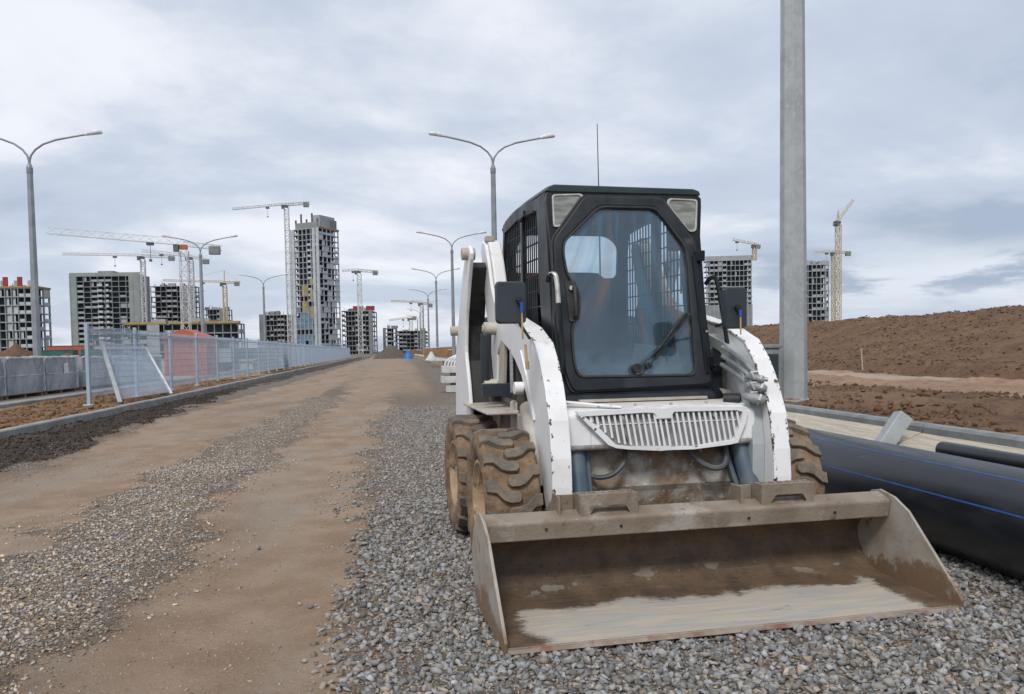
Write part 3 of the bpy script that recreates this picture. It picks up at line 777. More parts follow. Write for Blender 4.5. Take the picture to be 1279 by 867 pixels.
sets = [place(62000, -.9, 3.34, 1.7, 6.4, .022, .050, 1.15, .14, 1.15, .95, cool=.6),
        place(48000, -.7, 3.34, 6.2, 17, .020, .040, 1.25, .20, 1.15, 1.08, cool=.4),
        place(46000, -3.1, -.7, 1.7, 9, .013, .031, 1.3, .50, 1.5, 1.35),
        place(30000, -3.2, -.7, 8.5, 22, .015, .028, 1.2, .55, 1.5, 1.4),
        place(14000, -5.0, -2.6, 4.5, 16, .016, .030, 1.2, .50, 1.6, 1.1)]
P = np.concatenate([s[0] for s in sets]); S = np.concatenate([s[1] for s in sets]); Cc = np.concatenate([s[2] for s in sets])
# strays trodden into the dirt of the wheel tracks
n = 75000; y = 1.8 + 18 * RNG.random(n) ** 1.6; x = RNG.uniform(-4.5, .4, n); g = gravel_mask(x, y); k = RNG.random(n) < (.10 + .45 * sst(.5, .66, fbm(x * 1.1, y * .5, 4, 33)) + g * 1.6)
x = x[k]; y = y[k]; s = .004 + .020 * RNG.random(len(x)) ** 3.0; c2 = stone_cols(len(x), .85, 1.15)
ns = RNG.random(len(x)) < .45; c2[ns] = np.array([.27, .18, .115]) * RNG.uniform(.75, 1.25, (ns.sum(), 1))
P = np.concatenate([P, np.stack([x, y, hz(x, y) + s * .05], -1)]); S = np.concatenate([S, s]); Cc = np.concatenate([Cc, c2])
scatter('gravel', P, S, 'stone', 'loose grey and tan crushed stone spread over the site road', colA=Cc)

# clods of earth
def clods(name, n, x0, x1, y0, y1, smin, smax, zf, mt, label, seed, thr=.45, bias=1.6):
    y = y0 + (y1 - y0) * RNG.random(n) ** bias; x = RNG.uniform(x0, x1, n)
    k = fbm(x * .6, y * .5, 3, seed) > thr; x = x[k]; y = y[k]
    s = smin + (smax - smin) * RNG.random(len(x)) ** 3
    P = np.stack([x, y, zf(x, y) + s * .12], -1)
    return scatter(name, P, s, mt, label, cat='earth')
clods('earth_clods', 14000, 3.75, 7.5, 2.5, 26, .012, .10, rz, 'soil_r', 'broken brown clay clods lying behind the right kerb', 81)
clods('embankment_clods', 20000, 13, 24, 5, 60, .02, .15, rz, 'soil_r', 'dark clay lumps on the face of the long embankment', 82, .35, 1.2)
clods('verge_clods', 7000, -7.9, -5.75, 9, 60, .03, .16, vz, 'soil_v', 'tan clay clods in the strip below the mesh fence', 83, .42)
M['soil_dark'] = soil_mat('dark_crumbly_soil', (.055, .042, .034), (.08, .062, .05), (.035, .028, .023), 4, 20, .02, light=(.10, .08, .065))
y = 6 + 22 * RNG.random(15000) ** 1.5; x = RNG.uniform(-5.5, -3.3, 15000); k = (dark_mask(x, y) > .5) & (x > kx(y)); x = x[k]; y = y[k]
s = .015 + .05 * RNG.random(len(x)) ** 2.5
scatter('soil_crumbs', np.stack([x, y, hz(x, y) + s * .15], -1), s, 'soil_dark', 'dark crumbly soil banked along the foot of the left kerb', cat='soil')

# ================================================================== the loader
# local frame: origin on the ground under the middle of the bucket lip, -Y is forward, Z up
loader = empty('skid_steer_loader', MO, MA, 'white skid steer loader with dark cab and empty muddy bucket parked on the gravel', 'skid steer loader')
ID = lambda v: v
K0 = .18 / 1.12
def SL(v):   # slanted front of the cab: v = (x, outward offset, z)
    return Vector((v.x, 1.2 + K0 * (v.z - .93) + v.y, v.z))

# ---- cab shell
cab_out = [(-.445, .865), (.440, .865), (.448, 1.10), (.432, 1.40), (.425, 1.62), (.432, 1.78), (.455, 1.98), (.458, 2.030), (.425, 2.062),
           (-.425, 2.070), (-.462, 2.045), (-.468, 2.00), (-.458, 1.78), (-.455, 1.58), (-.462, 1.30), (-.458, 1.10)]
door_out = rounded([(-.255, 2.022), (.205, 2.020), (.385, 1.765), (.392, 1.50), (.418, .965), (-.386, .945), (-.425, 1.07), (-.452, 1.50), (-.446, 1.775)], .035, 4)
glass_out = rounded([(-.178, 1.970), (.165, 1.970), (.328, 1.751), (.339, 1.645), (.336, 1.012), (-.356, 1.018), (-.378, 1.10), (-.380, 1.292), (-.332, 1.362), (-.325, 1.490), (-.388, 1.574), (-.402, 1.70), (-.395, 1.765)], .045, 4)
glass_in = rounded([(-.166, 1.958), (.157, 1.958), (.316, 1.745), (.327, 1.645), (.324, 1.024), (-.346, 1.030), (-.366, 1.105), (-.367, 1.288), (-.320, 1.36), (-.313, 1.492), (-.376, 1.58), (-.390, 1.70), (-.383, 1.76)], .04, 4)
gc_ = (0, 1.45)
mb = MB()
mb.ring(cab_out, [(x * .985, 1.48 + (z - 1.48) * .985) for x, z in door_out], 0, .05, SL, gc_)
# pillars and side frame: profile (y,z) of the side, window opening built from bars
def side_frame(mb, x, s):
    a, b_ = sorted((x, x - .035 * s))
    front = [(1.235, .865), (1.42, 2.055), (1.60, 2.055), (1.615, 1.97), (1.56, 1.45), (1.46, 1.05), (1.44, .865)]
    mb.prism(front, 0, a, b_)
    mb.prism([(1.60, 1.975), (1.60, 2.055), (2.15, 2.085), (2.60, 2.050), (2.62, 2.0), (2.56, 1.985), (2.15, 2.01)], 0, a, b_)     # header
    mb.prism([(2.60, 2.03), (2.76, 1.30), (2.76, .90), (2.70, .90), (2.70, 1.30), (2.555, 1.98)], 0, a, b_)                     # rear post
    mb.prism([(1.44, .865), (1.455, 1.03), (2.70, 1.20), (2.70, .865)], 0, a, b_)                                                # lower plate
    mb.prism([(1.985, 1.08), (1.985, 2.0), (2.05, 2.0), (2.05, 1.09)], 0, a + .004 * s, b_ + .012 * s)                            # mid post
side_frame(mb, .455, 1); side_frame(mb, -.465, -1)
# rear wall with window opening
mb.ring([(-.46, .90), (.45, .90), (.45, 2.04), (-.46, 2.04)], rounded([(-.37, 1.68), (.375, 1.68), (.385, 1.92), (.30, 1.985), (-.30, 1.985), (-.37, 1.90)], .05), 2.60, 2.635, ID, (-.0, 1.82))
mb.box(-.43, .42, 1.30, 2.60, .87, .90)
cab = mb.build('cab', 'black_frame', loader, .008)
mb = MB()
rp = [(-.485 + .045, 2.052), (-.466, 2.058), (-.455, 2.082), (-.42, 2.094), (.41, 2.088), (.445, 2.076), (.455, 2.052)]
ysr = [1.372, 1.45, 1.9, 2.3, 2.55, 2.66]; dzr = [-.006, 0, .012, .012, -.006, -.04]
vs = []; n = len(rp)
for y, dz in zip(ysr, dzr): vs += [(p[0], y, p[1] + dz) for p in rp]
fs = [tuple(range(n)), tuple(range(len(vs) - n, len(vs)))[::-1]]
for i in range(len(ysr) - 1): fs += [(i * n + k, i * n + (k + 1) % n, (i + 1) * n + (k + 1) % n, (i + 1) * n + k) for k in range(n)]
mb.add(vs, fs); mb.build('roof', 'roof_green', cab, .006)
# side guards, woven steel bars
for x, nm in ((-.452, 'side_guard'), (.442, 'side_guard')):
    mb = MB()
    def top(y): return np.interp(y, [1.60, 2.15, 2.60], [1.985, 2.015, 1.985])
    for y in np.arange(1.63, 2.60, .052):
        if 1.975 < y < 2.06: continue
        z0 = 1.05 + (y - 1.5) * .10
        if y < 1.64: z0 = 1.5
        mb.bar((x, y, z0), (x, y, top(y)), .007, .010)
    for z in np.arange(1.14, 2.0, .095):
        ya = np.interp(z, [.9, 1.05, 1.45, 1.97], [1.44, 1.46, 1.56, 1.615])
        mb.bar((x + .006, ya, z), (x + .006, 2.56 + .16 * np.interp(z, [1.3, 2.0], [1, 0]), z + .02), .012, .007)
    mb.build(nm, 'dusty_black', cab)
# rim rail above the side guard
mb = MB(); mb.tube([(-.47, 1.66, 1.985), (-.475, 1.9, 2.0), (-.475, 2.03, 1.985)], .008, 6); mb.tube([(-.48, 1.86, 1.99), (-.48, 1.86, 2.025)], .010, 6)
mb.build('latch_bar', 'dusty_black', cab)
# inside: liner, seat, restraint bar, levers
MB().box(-.40, .39, 1.26, 1.50, .90, .97).build('cab_floor', 'interior_dark', cab, .01); MB().box(-.40, .39, 2.45, 2.59, .90, 1.28).build('rear_console', 'interior_dark', cab, .01)
mb = MB(); mb.box(-.22, .26, 2.0, 2.45, 1.02, 1.17); mb.prism(rounded([(-.22, 1.17), (.26, 1.17), (.24, 1.64), (.15, 1.70), (-.11, 1.70), (-.20, 1.64)], .05), 1, 2.36, 2.46)
mb.build('seat', 'seatm', cab, .03, True)
mb = MB(); mb.tube([(-.29, 1.95, .98), (-.29, 1.90, 1.18), (-.29, 1.86, 1.26)], .014, 8); mb.build('control_lever', 'interior_dark', cab); mb = MB(); mb.tube([(.31, 1.95, .98), (.31, 1.90, 1.18), (.31, 1.86, 1.26)], .014, 8); mb.build('control_lever', 'interior_dark', cab)
MB().box(-.395, -.30, 1.85, 2.4, .97, 1.08).build('side_console', 'interior_dark', cab, .006); MB().box(.32, .385, 1.85, 2.4, .97, 1.08).build('side_console', 'interior_dark', cab, .006)
# white card/panel low behind the windscreen
mb = MB(); mb.prism([(-.02, 1.03), (.30, 1.03), (.27, 1.17), (.02, 1.20)], 1, 1.30, 1.31); mb.build('instrument_panel', 'beige_guard', cab)
mb = MB(); mb.ring([(.16, .0), (.2, .0), (.2, .01), (.16, .01)], [(.17, .003), (.19, .003), (.19, .007), (.17, .007)], 0, .001, ID) if False else None
mb = MB(); mb.box(.34, .41, 1.44, 1.60, 1.75, 1.9); mb.build('sun_visor_box', 'interior_dark', cab, .01)

# ---- front door
mb = MB(); mb.ring(door_out, glass_out, -.032, .010, SL, gc_); door = mb.build('door', 'dusty_black', loader, .007)
mb = MB(); mb.ring(glass_out, glass_in, -.038, .006, SL, gc_); mb.build('window_seal', 'rubber_seal', door, .003)
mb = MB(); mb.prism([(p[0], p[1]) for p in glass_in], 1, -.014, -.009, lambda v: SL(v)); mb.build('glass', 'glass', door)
d2 = [(x * 1.0 + (.010 if x > 0 else -.010), z + (.010 if z > 1.48 else -.010)) for x, z in door_out]
mb = MB(); mb.ring(d2, door_out, -.016, .004, SL, gc_); mb.build('door_seal', 'rubber_seal', door, .003)
mb = MB(); mb.tube([SL(Vector(p)) for p in ((-.355, -.035, 1.525), (-.352, -.065, 1.51), (-.355, -.075, 1.43), (-.352, -.065, 1.355), (-.358, -.035, 1.34))], .013, 8)
mb.box(-.385, -.33, 0, 0, 0, 0) if False else None
mb.prism(rounded([(-.40, 1.545), (-.335, 1.545), (-.328, 1.33), (-.385, 1.315)], .02), 1, -.042, -.030, SL)
mb.build('door_handle', 'rubber_seal', door, .003)
mb = MB(); mb.tube([SL(Vector((-.370, -.030, 1.505))), SL(Vector((-.370, -.060, 1.505)))], .012, 10); mb.build('lock', 'chrome', door)
# wiper: arm from the pivot low in the glass up to the right
mb = MB(); mb.tube([SL(Vector(p)) for p in ((-.02, -.02, 1.062), (-.02, -.06, 1.062))], .026, 12); mb.tube([SL(Vector(p)) for p in ((.05, -.02, 1.075), (.05, -.05, 1.075))], .018, 12)
mb.bar(SL(Vector((.045, -.055, 1.075))), SL(Vector((.315, -.055, 1.36))), .010, .006); mb.bar(SL(Vector((-.015, -.058, 1.065))), SL(Vector((.14, -.055, 1.19))), .012, .006)
mb.bar(SL(Vector((.085, -.035, 1.115))), SL(Vector((.300, -.035, 1.358))), .016, .026); mb.build('wiper', 'rubber_seal', door)
mb = MB(); mb.tube([SL(Vector(p)) for p in ((.03, -.04, 1.06), (.01, -.03, 1.02), (.005, -.03, .985))], .003, 5); mb.build('washer_hose', 'rubber_seal', door)
mb = MB(); mb.bar(SL(Vector((.368, -.025, 1.69))), SL(Vector((.395, -.025, 1.02))), .028, .03); mb.box(.375, .435, 1.28, 1.31, 1.66, 1.72); mb.box(.385, .445, 1.20, 1.235, 1.06, 1.12)
mb.build('hinge', 'black_frame', door, .004)

# ---- work lights in the upper corners
for s, pl in ((-1, [(-.436, 2.032), (-.262, 2.040), (-.243, 2.008), (-.400, 1.847), (-.438, 1.846)]), (1, [(.432, 2.022), (.255, 2.026), (.238, 1.995), (.368, 1.826), (.410, 1.836)])):
    pl = rounded(pl, .022, 4); cx = sum(p[0] for p in pl) / len(pl); cz = sum(p[1] for p in pl) / len(pl)
    inn = [(cx + (p[0] - cx) * .88, cz + (p[1] - cz) * .88) for p in pl]
    mb = MB(); mb.ring(pl, inn, -.012, .004, SL, (cx, cz)); wl = mb.build('work_light', 'brass', loader, .002)
    mb = MB(); mb.prism(inn, 1, -.006, -.001, SL); mb.build('lens', 'lens', wl)
# ---- grab handles beside the door
mb = MB(); mb.hose([SL(Vector(p)) for p in ((-.492, -.02, 1.545), (-.488, -.06, 1.575), (-.462, -.075, 1.57), (-.455, -.078, 1.52), (-.452, -.078, 1.30), (-.452, -.075, 1.08), (-.458, -.03, 1.02))], .0125, 8)
gh = mb.build('grab_handle', 'black_frame', loader, 0, True)
mb = MB(); mb.hose([SL(Vector(p)) for p in ((-.4885, -.058, 1.577), (-.462, -.0762, 1.574), (-.4548, -.079, 1.52), (-.4535, -.079, 1.42))], .0142, 8); mb.build('worn_grip', 'brass', gh, 0, True)
mb = MB(); mb.hose([SL(Vector(p)) for p in ((.440, -.01, 1.53), (.455, -.05, 1.56), (.482, -.06, 1.55), (.500, -.06, 1.40), (.518, -.055, 1.22), (.525, -.05, 1.14), (.49, -.02, 1.08), (.45, -.01, 1.06))], .0125, 8); mb.build('grab_handle', 'black_frame', loader, 0, True)
# dark web low on the right pillar behind the hoses
mb = MB(); mb.prism([(.43, .86), (.53, .88), (.52, 1.06), (.44, 1.12)], 1, 1.25, 1.29); mb.build('pillar_foot', 'dusty_black', loader, .005)

# ---- lower cab sill
mb = MB()
mb.prism([(1.23, .865), (1.23, .945), (1.16, .925), (1.13, .885), (1.13, .865)], 0, -.43, .43); mb.build('cab_sill', 'dusty_black', loader, .006)
mb = MB(); mb.prism([(1.165, .884), (1.165, .902), (1.105, .904), (1.10, .888)], 0, -.37, .36); mb.build('sill_strip', 'beige_guard', loader, .004)

# ---- white step bumper with a metal grille
mb = MB()
mb.prism([(.895, .66), (.88, .69), (.885, .84), (.93, .862), (1.10, .883), (1.16, .883), (1.16, .70), (1.0, .655)], 0, -.525, .525)
bp = mb.build('step_bumper', 'bumper', loader, .012)
mb = MB(); mb.bar((-.50, 1.02, .905), (-.20, .93, .872), .03, .012); mb.build('hood_strap', 'white_chip', bp, .004)
go = [(-.467, .862), (-.30, .866), (-.05, .868), (0, .862), (.05, .868), (.30, .864), (.455, .856), (.466, .845), (.452, .775), (.408, .672), (.36, .664), (.16, .648), (.02, .650), (-.02, .648), (-.19, .662), (-.26, .672), (-.30, .690), (-.40, .79)]
gi1 = [(-.425, .838), (-.10, .846), (-.055, .842), (-.03, .815), (.03, .815), (.055, .845), (.40, .842), (.435, .832), (.428, .778), (.392, .690), (.16, .664), (-.18, .677), (-.26, .690), (-.36, .79)]
mb = MB(); mb.ring(go, gi1, .852, .880, ID, (0, .76))
mb.box(-.045, .045, .853, .868, .812, .860)
fg = mb.build('front_grille', 'white_chip', loader, .003)
mb = MB()
for k in range(28):
    x = -.415 + k * .0305
    if -.04 < x < .04: zt = .82
    else: zt = .842
    zb = np.interp(x, [-.42, -.26, -.18, .16, .39, .43], [.838, .692, .677, .664, .690, .80])
    xb = x + .028 * (zt - zb) / .17
    if zb < zt - .03: mb.bar((x, .872, zt), (xb, .866, zb), .0250, .012)
mb.bar((-.38, .878, .79), (.42, .878, .79), .008, .006)
mb.build('grille_bars', 'white', fg, .003)
mb = MB(); mb.prism([(p[0] * .99, p[1]) for p in gi1], 1, .8795, .8835); mb.build('grille_backing', 'greyvalve', fg)
mb = MB(); mb.bar((-.24, .872, .84), (-.19, .866, .70), .018, .004); mb.bar((-.215, .868, .825), (-.215, .868, .790), .016, .01); mb.build('rust_streak', 'steel_mud', fg)
for x in (-.225, .285):
    mb = MB(); mb.tube([(x, .874, .822), (x, .862, .822)], .013, 10); mb.build('bolt', 'galv', fg)

# ---- chassis between and behind the arms
mb = MB()
mb.box(-.50, .50, 1.17, 3.10, .30, .86)
mb.prism([(1.16, .60), (1.16, .86), (1.9, .86), (1.9, .60)], 0, -.585, .585)
ch = mb.build('chassis', 'dirty_white', loader, .015)
mb = MB(); mb.prism([(1.00, .42), (.985, .45), (1.0, .60), (1.06, .70), (1.15, .70), (1.15, .30), (1.04, .30)], 0, -.40, .47); mb.build('front_plate', 'belly', ch, .02)
mb = MB(); mb.prism([(1.06, .22), (1.06, .41), (1.2, .41), (1.2, .22)], 0, -.44, .50); mb.build('lower_plate', 'belly', ch, .02)
for a_, b_ in ((-.78, -.50), (.50, .78)): MB().box(a_, b_, 1.62, 2.55, .795, .812).build('fender_deck', 'dirty_white', ch, .006)
for a_, b_ in ((-.60, -.50), (.50, .60)): MB().box(a_, b_, 1.25, 1.62, .62, .80).build('fender_side', 'dirty_white', ch, .006)
# rounded fender cheek between tyre and arm
for s in (-1, 1):
    MB().tube([(s * .60, 1.32, .86), (s * .60, 1.20, .74), (s * .595, 1.12, .60), (s * .59, 1.08, .46)], [.05, .055, .05, .035], 12).build('arm_stop', 'dirty_white', ch, 0, True)
    MB().box(min(s * .56, s * .47), max(s * .56, s * .47), 1.6, 2.9, .86, 1.25).build('engine_cover', 'engine', ch, .02)
mb = MB(); mb.prism([(2.64, .86), (2.66, 1.30), (2.80, 1.42), (3.08, 1.34), (3.16, .86)], 0, -.58, .58); mb.build('rear_hood', 'dirty_white', loader, .02)
mb = MB(); mb.box(-.50, .335, 2.88, 2.96, 1.655, 1.745); mb.box(-.3, .1, 2.90, 2.94, 1.30, 1.66); mb.build('rear_light_bar', 'red', loader, .012)
mb = MB(); mb.tube([(.38, 3.0, 1.40), (.378, 3.0, 2.1), (.37, 3.0, 2.90)], [.007, .005, .003], 6); mb.box(.35, .41, 2.97, 3.03, 1.3, 1.42); mb.build('antenna', 'rubber_seal', loader)
# rear cross plate, grey beam and machinery seen through the side
for a_, b_ in ((-.745, -.50), (.50, .745)): MB().box(a_, b_, 1.95, 2.0, .885, .965).build('cross_beam', 'plastic', loader, .004)

# ---- uprights at the rear
up_p = [(3.15, .60), (3.12, .90), (3.08, 1.16), (2.90, 1.40), (2.70, 1.67), (2.52, 1.84), (2.40, 1.89), (2.28, 1.82), (2.44, 1.60), (2.57, 1.385), (2.62, 1.16), (2.50, .94), (2.38, .60)]
for s in (-1, 1):
    mb = MB(); mb.prism(rounded(up_p, .05, 2), 0, s * .725, s * .75); u = mb.build('upright', 'white', loader, .006)
    mb = MB(); mb.tube([(s * .70, 2.42, 1.825), (s * .79, 2.42, 1.825)], .042, 16); mb.tube([(s * .74, 2.98, 1.32), (s * .80, 2.98, 1.32)], .036, 14); mb.build('pivot_pin', 'dirty_white', u, .004, True)
    mb = MB(); mb.prism([(3.1, .62), (3.05, 1.1), (2.88, 1.37), (2.70, 1.62), (2.52, 1.78), (2.46, 1.74), (2.58, 1.55), (2.66, 1.35), (2.66, 1.1), (2.55, .90), (2.45, .62)], 0, s * .60, s * .722); mb.build('inner_box', 'rubber_seal', u)

# ---- loader arms: profile (y,z)
arm_top = [(.775, .36), (.775, .50), (.785, .64), (.82, .82), (.90, .985), (.985, 1.10), (1.09, 1.20), (1.33, 1.285), (1.60, 1.335), (1.95, 1.40), (2.20, 1.475), (2.33, 1.60), (2.42, 1.76), (2.52, 1.90), (2.62, 1.94)]
arm_bot = [(2.68, 1.88), (2.60, 1.70), (2.52, 1.45), (2.36, 1.20), (2.28, .93), (2.20, .90), (2.16, .97), (2.14, 1.15), (2.02, 1.235), (1.80, 1.185), (1.60, 1.115), (1.44, 1.03), (1.30, .91), (1.20, .80), (1.10, .69), (.99, .52), (.92, .36)]
for s in (-1, 1):
    ai, ao = (.520, .612) if s < 0 else (.568, .656)
    mb = MB()
    mb.prism(arm_top + arm_bot, 0, s * (ao - .024), s * ao)            # outer cheek
    inner = arm_top[:11] + [(1.8, 1.20), (1.60, 1.115), (1.44, 1.03), (1.30, .91), (1.20, .80), (1.10, .69), (.99, .52), (.92, .36)]
    mb.prism([(y + .012, z) for y, z in inner], 0, s * ai, s * (ai + .018))
    arm = mb.build('loader_arm', 'white', loader, .005)
    # top cover plate, bent along the profile, its edges chipped
    mb = MB(); off = .012; seg = arm_top[:11]
    vs = []
    for i, (y, z) in enumerate(seg):
        a_ = Vector(seg[max(i - 1, 0)]); b_ = Vector(seg[min(i + 1, len(seg) - 1)]); d = (b_ - a_).normalized(); nn = Vector((-d.y, d.x))
        for xx in (ai - .004, ao + .004):
            for o_ in (-.002, off): vs.append((s * xx, y + nn.x * o_, z + nn.y * o_))
    fs = [(0, 1, 3, 2), tuple(len(vs) - 4 + q for q in (0, 2, 3, 1))]
    for i in range(len(seg) - 1):
        o = i * 4; fs += [(o, o + 4, o + 5, o + 1), (o + 1, o + 5, o + 7, o + 3), (o + 3, o + 7, o + 6, o + 2), (o + 2, o + 6, o + 4, o)]
    mb.add(vs, fs); mb.build('arm_top_plate', 'chipL' if s < 0 else 'chipR', arm, .003)
    # thick upper part with rounded cap at the rear
    mb = MB(); mb.prism([(2.10, 1.46), (2.30, 1.60), (2.40, 1.78), (2.50, 1.915), (2.60, 1.945), (2.66, 1.89), (2.58, 1.70), (2.48, 1.47), (2.3, 1.36), (2.12, 1.36)], 0, s * .50, s * (ao - .026)); mb.build('arm_heel', 'dirty_white' if s > 0 else 'white', arm, .012)
    mb = MB(); mb.box(min(s * .60, s * .54), max(s * .60, s * .54), 2.53, 2.60, 1.93, 1.965); mb.build('stop_bracket', 'dirty_white', arm, .004)
    for (py_, pz_, r_) in ((2.18, 1.315, .042), (2.22, .945, .04), (.98, .99, 0), (2.02, 1.0, .0)):
        if r_:
            mb = MB(); mb.tube([(s * (ao - .005), py_, pz_), (s * .69, py_, pz_)], r_, 16); mb.tube([(s * .688, py_, pz_), (s * .70, py_, pz_)], r_ * .62, 12); mb.build('pin', 'dirty_white', arm, .004, True)
    mb = MB(); mb.tube([(s * (ao - .002), 1.40, .96), (s * (ao + .05), 1.40, .96)], .036, 14); mb.build('pin', 'white', arm, .004, True)
    # stiffener ribs on the outer cheek
    mb = MB(); mb.bar((s * (ao + .004), 1.12, .80), (s * (ao + .004), 1.28, 1.02), .012, .02); mb.bar((s * (ao + .004), 1.28, 1.02), (s * (ao + .004), 1.42, 1.17), .010, .012); mb.build('rib', 'white', arm, .003)
    # lift cylinder beside it
    mb = MB(); mb.tube([(s * .675, 2.18, 1.28), (s * .675, 2.24, .90)], .036, 14); lc = mb.build('lift_cylinder', 'plastic', loader, .003, True)
    mb = MB(); mb.tube([(s * .60, 1.72, 1.18), (s * .60, 1.72, .92)], .018, 12); mb.build('rod', 'chrome', lc, 0, True)
    mb = MB(); mb.tube([(s * .56, 1.62, 1.10), (s * .56, 1.60, .82)], .042, 12); mb.tube([(s * .52, 1.50, 1.02), (s * .52, 1.50, .82)], .03, 10); mb.build('cylinder_guard', 'engine', lc, 0, True)
    mb = MB(); mb.prism([(1.92, 1.22), (2.06, 1.24), (2.13, .89), (2.00, .89)], 0, s * .585, s * .61); mb.build('guard_plate', 'beige_guard', lc, .004)
    # tilt cylinder behind the bumper
    x0, x1 = (s * .44, s * .44) if s < 0 else (s * .45, s * .50)
    mb = MB(); mb.tube([(x0, 1.02, .80), (x1, .90, .44)], .052, 18); tc_ = mb.build('tilt_cylinder', 'bluegrey', loader, .003, True)
    mb = MB(); mb.tube([(x0 - s * .07, 1.0, .70), (x1 - s * .062, .92, .43)], .014, 8); mb.build('cylinder_pipe', 'bluegrey', tc_, 0, True)
mb = MB(); mb.bar((.556, .99, .66), (.60, .93, .38), .05, .02); mb.build('inner_strut', 'maroon', loader, .004)
mb = MB(); mb.hose([(-.37, .97, .53), (-.33, .93, .515), (-.26, .91, .53), (-.20, .92, .58), (-.17, .97, .64)], .013, 8); mb.build('hydraulic_hose', 'hose', loader, 0, True)
mb = MB(); mb.hose([(.16, .97, .66), (.20, .93, .60), (.25, .90, .555), (.31, .89, .54), (.36, .90, .565), (.385, .95, .64)], .016, 8); mb.build('hydraulic_hose', 'hose', loader, 0, True)

# ---- hoses and couplers on the right
def castmb(pts, r, n=10): q = MB(); q.tube(pts, r, n); return q
for k, (a, b_, c_) in enumerate((((.455, 1.12, 1.17), (.515, 1.02, 1.12), (.545, .93, 1.03)), ((.455, 1.12, 1.12), (.50, 1.02, 1.075), (.53, .93, 1.0)), ((.45, 1.12, 1.075), (.485, 1.02, 1.03), (.52, .94, .965)))):
    a, b_, c_ = Vector(a), Vector(b_), Vector(c_)
    pts = [a * (1 - t) ** 2 + b_ * 2 * t * (1 - t) + c_ * t * t for t in [i / 8 for i in range(9)]]
    castmb(pts, .0125).build('coupler_hose', 'greyvalve', loader, 0, True)
mb = MB(); mb.prism([(.43, .945), (.50, .93), (.505, .86), (.49, .86)], 1, 1.10, 1.108); mb.build('hose_flap', 'beige_guard', loader)
mb = MB()
mb.box(.490, .560, .87, .95, .90, 1.02)
cp = mb.build('coupler_block', 'greyvalve', loader, .012)
for (x, z, r, L) in ((.530, 1.008, .018, .05), (.532, .962, .021, .07), (.518, .900, .029, .08)):
    mb = MB(); mb.tube([(x - .045, .90, z + .01), (x - .015, .85, z), (x + L * .25, .835, z - .012), (x + L * .38, .83, z - .016)], [r * .7, r, r * 1.02, r * .72], 12)
    mb.build('quick_coupler', 'greyvalve', cp, 0, True)
    mb = MB(); mb.tube([(x + L * .02, .845, z - .004), (x + L * .14, .839, z - .008)], r * 1.22, 6); mb.build('collar', 'galv', cp)
for z in (1.035, .98, .93):
    mb = MB(); mb.tube([(.49, .862, z), (.505, .85, z - .035)], .009, 8); mb.tube([(.485, .865, z), (.52, .85, z + .004)], .007, 8); mb.build('valve_fitting', 'galv', cp, 0, True)
mb = MB(); mb.tube([(.545, .83, 1.002), (.562, .822, .996)], .011, 10); mb.build('plug', 'chrome', cp)
mb = MB(); mb.tube([(.43, 1.05, .885), (.50, 1.0, .885)], .035, 14); mb.build('hose_end', 'rubber_seal', loader, 0, True)
# recessed inner cheek of the right arm
mb = MB(); mb.prism([(.87, .42), (.865, .66), (.90, .86), (.96, 1.00), (1.05, 1.12), (1.20, 1.20), (1.40, 1.25), (1.45, 1.2), (1.24, 1.14), (1.1, 1.04), (1.0, .9), (.93, .70), (.93, .42)], 0, .50, .567); mb.build('arm_liner', 'greenish', loader, .006)

# ---- mirrors and their marker rods
for s, (x0, x1, z0, z1), yy in ((-1, (-.875, -.728, 1.300, 1.502), .80), (1, (.300, .420, 1.262, 1.474), .80)):
    mb = MB(); pl = rounded([(x0, z0), (x1, z0), (x1, z1), (x0, z1)], .022, 4)
    vs = []; n = len(pl); cx, cz = (x0 + x1) / 2, (z0 + z1) / 2
    for (y, k) in ((yy + .02, .97), (yy, 1.0), (yy - .018, .985), (yy - .03, .93)): vs += [(cx + (p[0] - cx) * k, y, cz + (p[1] - cz) * k) for p in pl]
    fs = [tuple(range(n)), tuple(range(3 * n, 4 * n))[::-1]] + [(i * n + q, i * n + (q + 1) % n, (i + 1) * n + (q + 1) % n, (i + 1) * n + q) for i in range(3) for q in range(n)]
    mb.add(vs, fs); mr = mb.build('mirror', 'plastic', loader, 0, True)
    bx = cx + (.036 if s < 0 else .002); bz = cz + (.01 if s < 0 else .0)
    mb = MB(); mb.tube([(bx, yy - .028, bz), (bx, yy - .05, bz)], .016, 10); mb.tube([(bx - .008, yy - .048, bz + .004), (bx - .008, yy - .056, bz + .004)], .008, 8)
    base = (-.745, .84, 1.12) if s < 0 else (.345, .90, 1.235)
    mb.build('ball_joint', 'rubber_seal', mr)
    tp = Vector((bx + .008, yy - .052, bz - .012)); bs = Vector((bx + .012, yy - .045, z0 - (.075 if s < 0 else .03)))
    mid = tp.lerp(bs, .25)
    mb = MB(); mb.tube([tp, mid], .0085, 8); mb.build('blue_clamp', 'blue_paint', mr)
    mb = MB(); mb.tube([mid, bs], .0045, 6); mb.build('stalk', 'wood', mr)
    # bracket tying the mirror to the arm
    mb = MB(); e = (s * .62, 1.18, 1.235) if s < 0 else (.51, 1.30, 1.29); mb.tube([(cx, yy + .02, cz - .03), ((cx + e[0]) / 2, .98, (cz + e[2]) / 2 - .02), e], .008, 8); mb.build('mirror_bracket', 'rubber_seal', mr)
mb = MB(); mb.tube([(-.735, .78, 1.20), (-.730, .775, 1.09)], .0065, 6); mb.tube([(-.730, .775, 1.12), (-.728, .775, 1.08)], .010, 6); mb.build('rusty_rod', 'wood', loader)

